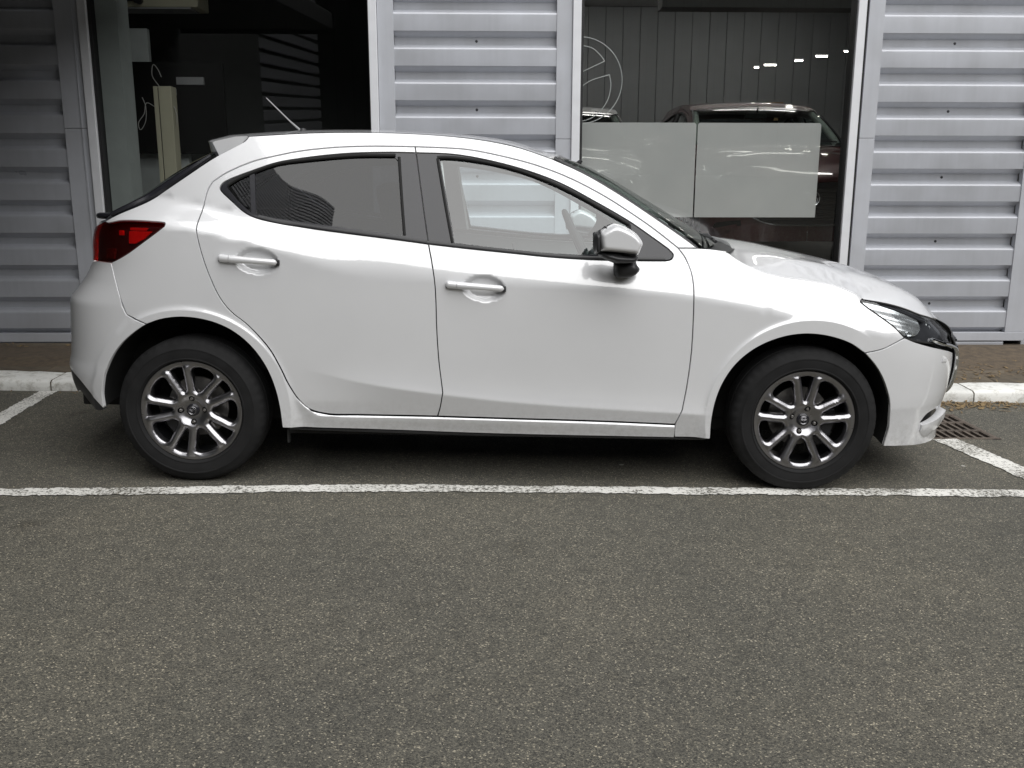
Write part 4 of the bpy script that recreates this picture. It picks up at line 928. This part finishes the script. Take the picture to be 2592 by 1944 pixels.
tl=chain(S(A(TL_TOP,0)[::-1],.008),S(A([(-.340,1.083),(-.40,1.062)],0)+[(.80,1.055),(.98,1.05)],.008),S([(.98,1.05),(1.0,1.0),(.93,.93)],.008),S([(.93,.93),(.80,.916)]+A([(-.397,.918),(-.304,.9215)],0),.008),S(A(r_(TL_LOW),0),.008),S(A(r_(TL_TIP),0),.005))
tls=panel('tail_lamp',fend_in(0,.022),end_orient(0),[inset(tl,-.003)],MAT['dark_red'],car,.02,0,.003)
on(panel('red_lens',fend_in(0,-.001),end_orient(0),[tl],MAT['red_lens'],car,.02,.002,.02),tls)
def patch(name,pts,d,mat,step=.01): on(panel(name,fend_in(0,d),end_orient(0),[chain(*[S([a,b],.006) for a,b in zip(A(pts,0),A(pts,0)[1:]+A(pts,0)[:1])])],mat,car,step,0,.010),tls)
patch('brake_reflector',[(-.215,1.048),(-.118,1.048),(-.150,1.020),(-.190,1.000),(-.218,1.000)],.010,MAT['red_reflector'])
patch('brake_reflector',[(-.212,1.062),(-.135,1.062),(-.145,1.053),(-.212,1.053)],.012,MAT['red_reflector'])
patch('red_bulb',[(-.262,1.050),(-.244,1.050),(-.244,1.032),(-.262,1.032)],.008,MAT['red_reflector'])
patch('reversing_lens',[(-.330,.975),(-.285,.975),(-.290,.935),(-.335,.935)],.006,MAT['grey_lens'])
# --- mirrors
def pillow(outline,yc,t,name,mat,parent,s,step=.012,k=.035,shear=0):
    o=outline if area2(outline)>0 else outline[::-1];v2,f=triangulate([o],step);d=polydist(v2,o);h=t*np.sqrt(np.clip(1-(1-np.clip(d/k,0,1))**2,0,1))
    n=len(v2);ed=d<1e-6
    V=np.vstack([np.stack([v2[:,0],-(yc+h),v2[:,1]],-1),np.stack([v2[:,0]+shear,-(yc-h),v2[:,1]],-1)])
    F=[tuple(q) for q in f]+[tuple(q[::-1]+n) for q in f]
    V=V*np.array([1,s,1.]);F=F if s==1 else [q[::-1] for q in F]
    ob=mesh_object(name,V,F,mat,parent,True);bm=bmesh.new();bm.from_mesh(ob.data);bmesh.ops.remove_doubles(bm,verts=bm.verts,dist=1e-5);bmesh.ops.recalc_face_normals(bm,faces=bm.faces);bm.to_mesh(ob.data);bm.free()
    ob.data.polygons.foreach_set('use_smooth',[True]*len(ob.data.polygons));return ob
cap=chain(S([(1.664,1.084),(1.689,1.101),(1.723,1.1165),(1.745,1.1135),(1.781,1.099),(1.813,1.079),(1.834,1.055)],.006),S([(1.834,1.055),(1.8395,1.043),(1.836,1.032),(1.823,.998)],.006),S([(1.823,.998),(1.674,1.010)],.008),S([(1.674,1.010),(1.666,1.05),(1.664,1.084)],.008))
low=chain(S([(1.660,.996),(1.676,1.0085),(1.824,.9965)],.008),S([(1.824,.9965),(1.822,.972),(1.790,.963),(1.735,.961)],.008),S([(1.735,.961),(1.690,.980),(1.660,.996)],.008))
bez=chain(S([(1.645,1.080),(1.663,1.0875),(1.690,1.1055),(1.72,1.1195)],.006),S([(1.72,1.1195),(1.70,1.105),(1.672,1.085)],.006),S([(1.672,1.085),(1.672,1.01)],.008),S([(1.672,1.01),(1.655,.998),(1.647,1.02),(1.645,1.080)],.008))
foot=chain(S([(1.739,.966),(1.828,.970)],.008),S([(1.828,.970),(1.834,.950),(1.846,.934),(1.838,.918),(1.815,.903),(1.785,.897)],.006),S([(1.785,.897),(1.757,.897),(1.742,.912),(1.739,.966)],.006))
for s,d in zip((1,-1),front_doors):
    m=pillow(foot,.845,.055,'door_mirror',MAT['black_trim'],d,s,k=.02)
    pillow(cap,.935,.070,'mirror_cap',white,m,s,.007,.020)
    pillow(low,.915,.085,'mirror_base',MAT['black_trim'],m,s,.010,.028)
    pillow(bez,.935,.090,'mirror_bezel',MAT['black_trim'],m,s,.008,.012)
    y0,y1=(-1.02,-.86) if s==1 else (.86,1.02);mesh_object('mirror_glass',[(1.6535,y0,1.012),(1.6535,y1,1.012),(1.6535,y1,1.078),(1.6535,y0,1.078)],[(0,1,2,3)],MAT['chrome'],m)
# --- wheel arches, floor, inner shell
def liner(pts,xc,name):
    P=np.array(pts);out=[]
    for s in (-1,1):
        b=MB();v=[];n=len(P)
        for x,z in P: w=float(W(x,z));v+=[(x,s*(w-.006),z+.002),(xc+(x-xc)*1.01,s*(w-.10),z+.012),(xc+(x-xc)*1.01,s*.50,z+.012)]
        f=[(3*i+j,3*i+j+1,3*i+j+4,3*i+j+3) for i in range(n-1) for j in range(2)]
        f.append(tuple(3*i+2 for i in range(n)));b.add(v,f);b.build(name,MAT['under'],car,True,50)
liner(S(RARCH_R[::-1]+RARCH_F[1:],.03),0,'wheel_arch_liner');liner(S(FARCH_R+FARCH_F[1:],.03),2.57,'wheel_arch_liner')
MB().box(.37,2.19,-.70,.70,.185,.262,.01).box(-.60,.0,-.50,.50,.25,.33,.01).box(2.1,3.2,-.49,.49,.175,.24,.01).box(0,.4,-.5,.5,.2,.28).build('underfloor',MAT['under'],car)
for s in (-1,1): MB().box(.392,.40,s*.7825-.0125,s*.7825+.0125,.172,.245).build('mud_flap',MAT['under'],car)
for s in (-1,1):
    MB().tube([(.40,s*.785,.236),(1.2,s*.788,.222),(2.16,s*.790,.220)],.0085,8).build('sill_edge_trim',MAT['black_trim'],car,True)
inn=chain(S([(.40,.27),(2.15,.25)],.04),S([(2.15,.25),(2.13,.45),(2.10,.60),(2.20,.72),(2.45,.80),(2.66,.80),(2.66,.84),(2.1,.955)],.04),S([(2.1,.955),(1.9,.945),(1.4,.965),(.99,1.0),(.37,1.075),(.17,1.14),(.11,1.10)],.04),S([(.11,1.10),(-.20,1.06),(-.22,.80),(-.10,.76),(.10,.76),(.30,.68),(.41,.50),(.40,.27)],.04))
panel('inner_side',fside_in(.028),near_side,[inn],MAT['under'],car,.06,0,.004)  # black inner shell; its colour stands in for shade in the panel gaps
# rails that close the gaps above the doors
for s in (-1,1):
    MB().tube([(x,s*(float(W(x,z))-.030),z) for x,z in S(DT,.03)],.016,8).build('roof_rail',MAT['trim_grey'],car,True)
    MB().tube([(x,s*(float(W(x,z))-.030),z) for x,z in S(RG1[:12],.03)],.016,8).build('door_seal',MAT['under'],car,True)
    # inside trim of the window pillars
    MB().tube([(x,s*(float(W(x,z))-.055),z-.012) for x,z in S([(1.46,1.355),(1.60,1.290),(1.74,1.212),(1.88,1.125),(2.02,1.02)],.03)],.034,10).build('windscreen_pillar_trim',MAT['headliner'],car,True)
    MB().tube([(x,s*(float(W(x,z))-.052),z-.006) for x,z in S([(.20,1.26),(.36,1.335),(.58,1.372),(.82,1.380),(1.06,1.376),(1.29,1.345),(1.46,1.305)],.03)],.030,10).build('headliner_edge',MAT['headliner'],car,True)
    b=MB();v=[]
    for t in np.linspace(0,1,8):
        xa=.880+.052*t+.02;z=1.36-.36*t;w=float(W(xa,z))-.030
        v+=[(xa-.035,s*w,z),(xa+.135,s*w,z),(xa+.125,s*(w-.055),z),(xa-.03,s*(w-.055),z)]
    b.add(v,[(4*i+j,4*i+(j+1)%4,4*i+4+(j+1)%4,4*i+4+j) for i in range(7) for j in range(4)]);b.build('centre_pillar_trim',MAT['headliner'],car)
    dc=chain(S([(1.0,.985),(1.5,.950),(2.02,.935)],.05),S([(2.02,.935),(2.03,.5)],.05),S([(2.03,.5),(1.04,.45)],.05),S([(1.04,.45),(1.0,.985)],.05))
o=panel('door_card',fside_in(.075),near_side,[dc],MAT['trim_grey'],car,.08,0,.004);on(o,front_doors)
loft('headliner',[(1.44,1.352),(1.2,1.412),(1.0,1.428),(.75,1.434),(.5,1.428),(.20,1.375)],[(1.50,1.385),(1.2,1.438),(1.0,1.452),(.75,1.456),(.5,1.45),(.10,1.425)],MAT['headliner'],2.4,20,12,car)
# cabin
db=MB();v=[];prof=[(1.76,.60),(1.725,.80),(1.77,.900),(1.86,.945),(2.00,.965),(2.18,.970),(2.2,.6)]
for y in (-.66,.66): v+=[(x,y,z) for x,z in prof]
m=len(prof);db.add(v,[(j,j+1,m+j+1,m+j) for j in range(m-1)]+[tuple(range(m))[::-1],tuple(m+j for j in range(m))]);dash=db.build('dashboard',MAT['seat'],car,True,30)
sw=empty('steering_wheel',(1.68,.36,.96),0,car);sw.rotation_euler=(0,math.radians(-25),0)
b=MB();b.tube([(0,.178*math.cos(a),.178*math.sin(a)) for a in np.linspace(0,2*math.pi,40)],.0145,8,False).build('rim',MAT['seat'],sw,True)
MB().box(-.012,.03,-.07,.07,-.055,.045,.012).box(0,.02,-.17,-.06,-.02,.015,.004).box(0,.02,.06,.17,-.02,.015,.004).box(0,.02,-.02,.02,-.17,-.05,.004).build('hub',MAT['seat'],sw)
def seat(x,y,w,name,hr=True):
    e=empty(name,(x,y,.34),0,car)
    MB().box(-.05,.48,-w/2,w/2,0,.17,.045).build('cushion',MAT['seat'],e)
    bm=MB().box(-.09,.05,-w/2,w/2,0,.62,.045);bb=bm.build('backrest',MAT['seat'],e);bb.location=(-.02,0,.12);bb.rotation_euler=(0,math.radians(-22),0)
    if hr: h=MB().box(-.05,.05,-.13,.13,0,.18,.04).box(-.008,.008,-.06,-.048,-.08,.02).box(-.008,.008,.048,.06,-.08,.02).build('headrest',MAT['seat'],e);h.location=(-.285,0,.74);h.rotation_euler=(0,math.radians(-14),0)
seat(1.10,-.36,.50,'front_seat');seat(1.10,.36,.50,'front_seat');seat(.34,0,1.22,'rear_seat',False)
MB().box(1.575,1.60,-.11,.11,1.285,1.345,.012).tube([(1.60,0,1.33),(1.66,0,1.375)],.01,6).build('rear_view_mirror',MAT['seat'],car)
MB().tube([(1.34,-.745,.985),(1.335,-.742,1.022)],[.0045,.0055],8).build('lock_pin',MAT['black_trim'],car,True)
MB().box(-.25,.30,-.60,.60,1.00,1.03,.01).build('parcel_shelf',MAT['seat'],car)

# --- wheels
def wheel_parts():
    R=.211;holes=[]
    pol=lambda r,a:(r*math.cos(a),r*math.sin(a))
    D=math.radians
    for k in range(5):
        a=D(90+72*k)
        nar=[pol(0.0877,a-D(3.6)),pol(0.1173,a-D(6.2)),pol(0.1582,a-D(7.6)),pol(0.1878,a-D(8.0)),pol(0.1899,a),pol(0.1878,a+D(8.0)),pol(0.1582,a+D(7.6)),pol(0.1173,a+D(6.2)),pol(0.0877,a+D(3.6)),pol(0.0836,a)]
        holes.append(chain(S(nar[:4],.005),S(nar[3:6],.005),S(nar[5:9],.005),S(nar[8:10]+nar[:1],.005)))
        a=D(126+72*k)
        wid=[pol(0.0816,a),pol(0.0898,a-D(7)),pol(0.1142,a-D(11.5)),pol(0.1456,a-D(14.5)),pol(0.1667,a-D(16)),pol(0.1794,a-D(14.5)),pol(0.1867,a-D(9)),pol(0.1888,a),pol(0.1867,a+D(9)),pol(0.1794,a+D(14.5)),pol(0.1667,a+D(16)),pol(0.1456,a+D(14.5)),pol(0.1142,a+D(11.5)),pol(0.0898,a+D(7)),pol(0.0816,a)]
        holes.append(chain(S(wid,.005)))
    out=np.array([pol(R,t) for t in np.linspace(0,2*math.pi,110,endpoint=False)])
    bolts=[np.array([(.050*math.cos(D(74+90*k))+.0125*math.cos(t),.050*math.sin(D(74+90*k))+.0125*math.sin(t)) for t in np.linspace(0,2*math.pi,16,endpoint=False)]) for k in range(4)]
    def dist(P): return np.min([polydist(P,h) for h in holes],0)
    def depth(x,z):
        P=np.stack([x,z],-1);r=np.hypot(x,z);d=np.minimum(dist(P),.02)
        dishz=.020*sst(.03,.19,r)+.006*sst(.192,.205,r)             # concave face
        crown=(.004*np.minimum(d/.003,1)+.011*np.minimum(d/.0155,1))*sst(.035,.075,r)*(1-.55*sst(.182,.205,r))
        a=np.arctan2(z,x);twist=.004*np.sin(5*(a-math.pi/2)+.0)*0
        return -(.0+dishz*.55+crown)+.012
    f=lambda x,z:(x,depth(x,z),z)
    v2,tri=triangulate([out]+holes+bolts,.005)
    p=np.stack(f(v2[:,0],v2[:,1]),-1);F=[tuple(t) for t in tri];V=[tuple(q) for q in p]
    for l in holes+bolts+[out]:
        q=np.stack(f(l[:,0],l[:,1]),-1);b0=len(V);n=len(q);V+=[tuple(a) for a in q];V+=[(a[0]*.985,a[1]+.030,a[2]*.985) if l is not out else (a[0]*1.02,a[1]+.006,a[2]*1.02) for a in q]
        F+=[(b0+i,b0+(i+1)%n,b0+n+(i+1)%n,b0+n+i) for i in range(n)]
    me=mesh_object('rim',V,F,MAT['alloy'],None,True);bm=bmesh.new();bm.from_mesh(me.data);bmesh.ops.remove_doubles(bm,verts=bm.verts,dist=1e-5);bmesh.ops.recalc_face_normals(bm,faces=bm.faces);bm.to_mesh(me.data);bm.free()
    me.data.polygons.foreach_set('use_smooth',[True]*len(me.data.polygons));me.data.set_sharp_from_angle(angle=math.radians(42))
    # tyre, outer side at negative y
    n=192;w=.0925;prof=[(.2125,-.070),(.216,-.084),(.221,-.0895),(.2225,-.0915),(.226,-.0915),(.2275,-.0905),(.250,-.0935),(.262,-.0932),(.2635,-.0945),(.268,-.0943),(.2695,-.0925),(.285,-.087),(.296,-.080),(.3035,-.071),(.308,-.058),(.3085,-.040),(.3085,-.036),(.3015,-.035),(.3015,-.028),(.309,-.027),(.310,0),(.309,.027),(.3015,.028),(.3015,.035),(.3085,.036),(.308,.058),(.3035,.071),(.285,.087),(.250,.0945),(.216,.084),(.2125,.070)]
    m=len(prof);V=[];F=[]
    for i in range(n):
        t=2*math.pi*i/n;cut=(i%4==0)
        for r,y in prof:
            if cut and .294<r<.306 and abs(y)>.06: r-=.0035;y*=.985
            V.append((r*math.cos(t),y,r*math.sin(t)))
    for i in range(n):
        k=(i+1)%n
        for j in range(m-1): F.append((i*m+j,i*m+j+1,k*m+j+1,k*m+j))
    for rr in (.232,.262):
        pass
    ty=mesh_object('tyre',V,F,MAT['rubber'],None,True,sharp=32)
    ba=MB().lathe([(.2140,-.068),(.2100,-.058),(.192,-.040),(.185,.05),(.20,.075)],64).build('wheel',MAT['alloy_dark'],None,True)
    di=MB().lathe([(.045,.0),(.06,-.010),(.065,-.010),(.067,.004),(.128,.004),(.130,.010),(.128,.018),(.06,.018)],48).build('brake_disc',MAT['steel'],None,True)
    cal=MB();v=[]
    for i in range(9):
        t=D(-35)+D(70)*i/8;
        for r,y in ((.105,-.022),(.150,-.022),(.158,0),(.150,.03),(.105,.03)): v.append((r*math.cos(t),y,r*math.sin(t)))
    cal.add(v,[(i*5+j,i*5+(j+1)%5,i*5+5+(j+1)%5,i*5+5+j) for i in range(8) for j in range(5)]+[(0,1,2,3,4),(44,43,42,41,40)])
    ca=cal.build('brake_caliper',MAT['alloy_dark'],None,True,40)
    cp=MB().lathe([(0,-.006),(.021,-.005),(.0255,-.002),(.027,.006)],28).build('hub_cap',MAT['black_gloss'],None,True)
    em=emblem_outline(0,-.0065,0,.017,.0009,MAT['alloy'],None,'hub_emblem')
    nu=MB().lathe([(0,-.012),(.0055,-.012),(.0075,-.009),(.0085,.0),(.0085,.01)],6).build('wheel_bolt',MAT['steel'],None)
    return dict(rim=me,tyre=ty,wheel=ba,disc=di,cal=ca,cap=cp,em=em,nut=nu)
WP=wheel_parts();usedw={}
def use(k,parent):
    o=WP[k] if not usedw.get(k) else WP[k].copy()
    if usedw.get(k): COL.objects.link(o)
    usedw[k]=1;o.parent=parent;return o
for xc,s,ph in ((0,-1,math.radians(-18+0)),(2.57,-1,0),(0,1,.5),(2.57,1,.9)):
    w=use('wheel',car);w.location=(xc,s*.738,.3085);w.rotation_euler=(0,0,0 if s<0 else math.pi)
    use('tyre',w)
    rm=use('rim',w);rm.location=(0,-.068,0);rm.rotation_euler=(0,ph,0)
    d=use('disc',w);d.location=(0,.012,0)
    c=use('cal',w);c.location=(0,.012,0);c.rotation_euler=(0,math.radians(160 if xc<1 else 20),0)
    h=use('cap',w);h.location=(0,-.062,0);e=use('em',w);e.location=(0,-.062,0);e.rotation_euler=(0,ph,0)
    for k in range(4):
        a=math.radians(74+90*k)-ph;nn=use('nut',w);nn.location=(.050*math.cos(a),-.056,.050*math.sin(a))

# ---- two more cars of the same make on show indoors
def indoor(swap,loc,rz,sc,label):
    skip=('underfloor','mud_flap','inner_side','wheel_arch_liner','lock_pin','windscreen_sticker')
    c=copy_tree(car,None,swap,skip);c.location=loc;c.rotation_euler=(0,0,rz);c.scale=(sc,sc,sc);c['label']=label;c['category']='car';return c
indoor({MAT['white_paint']:MAT['red_paint']},(2.80,11.95,FZ),-math.pi/2,1.08,'dark red car facing out behind the frosted film of the right window')
indoor(None,(.80,12.2,FZ),-math.pi/2-.06,1.06,'white car facing out indoors behind the pillar between the windows')
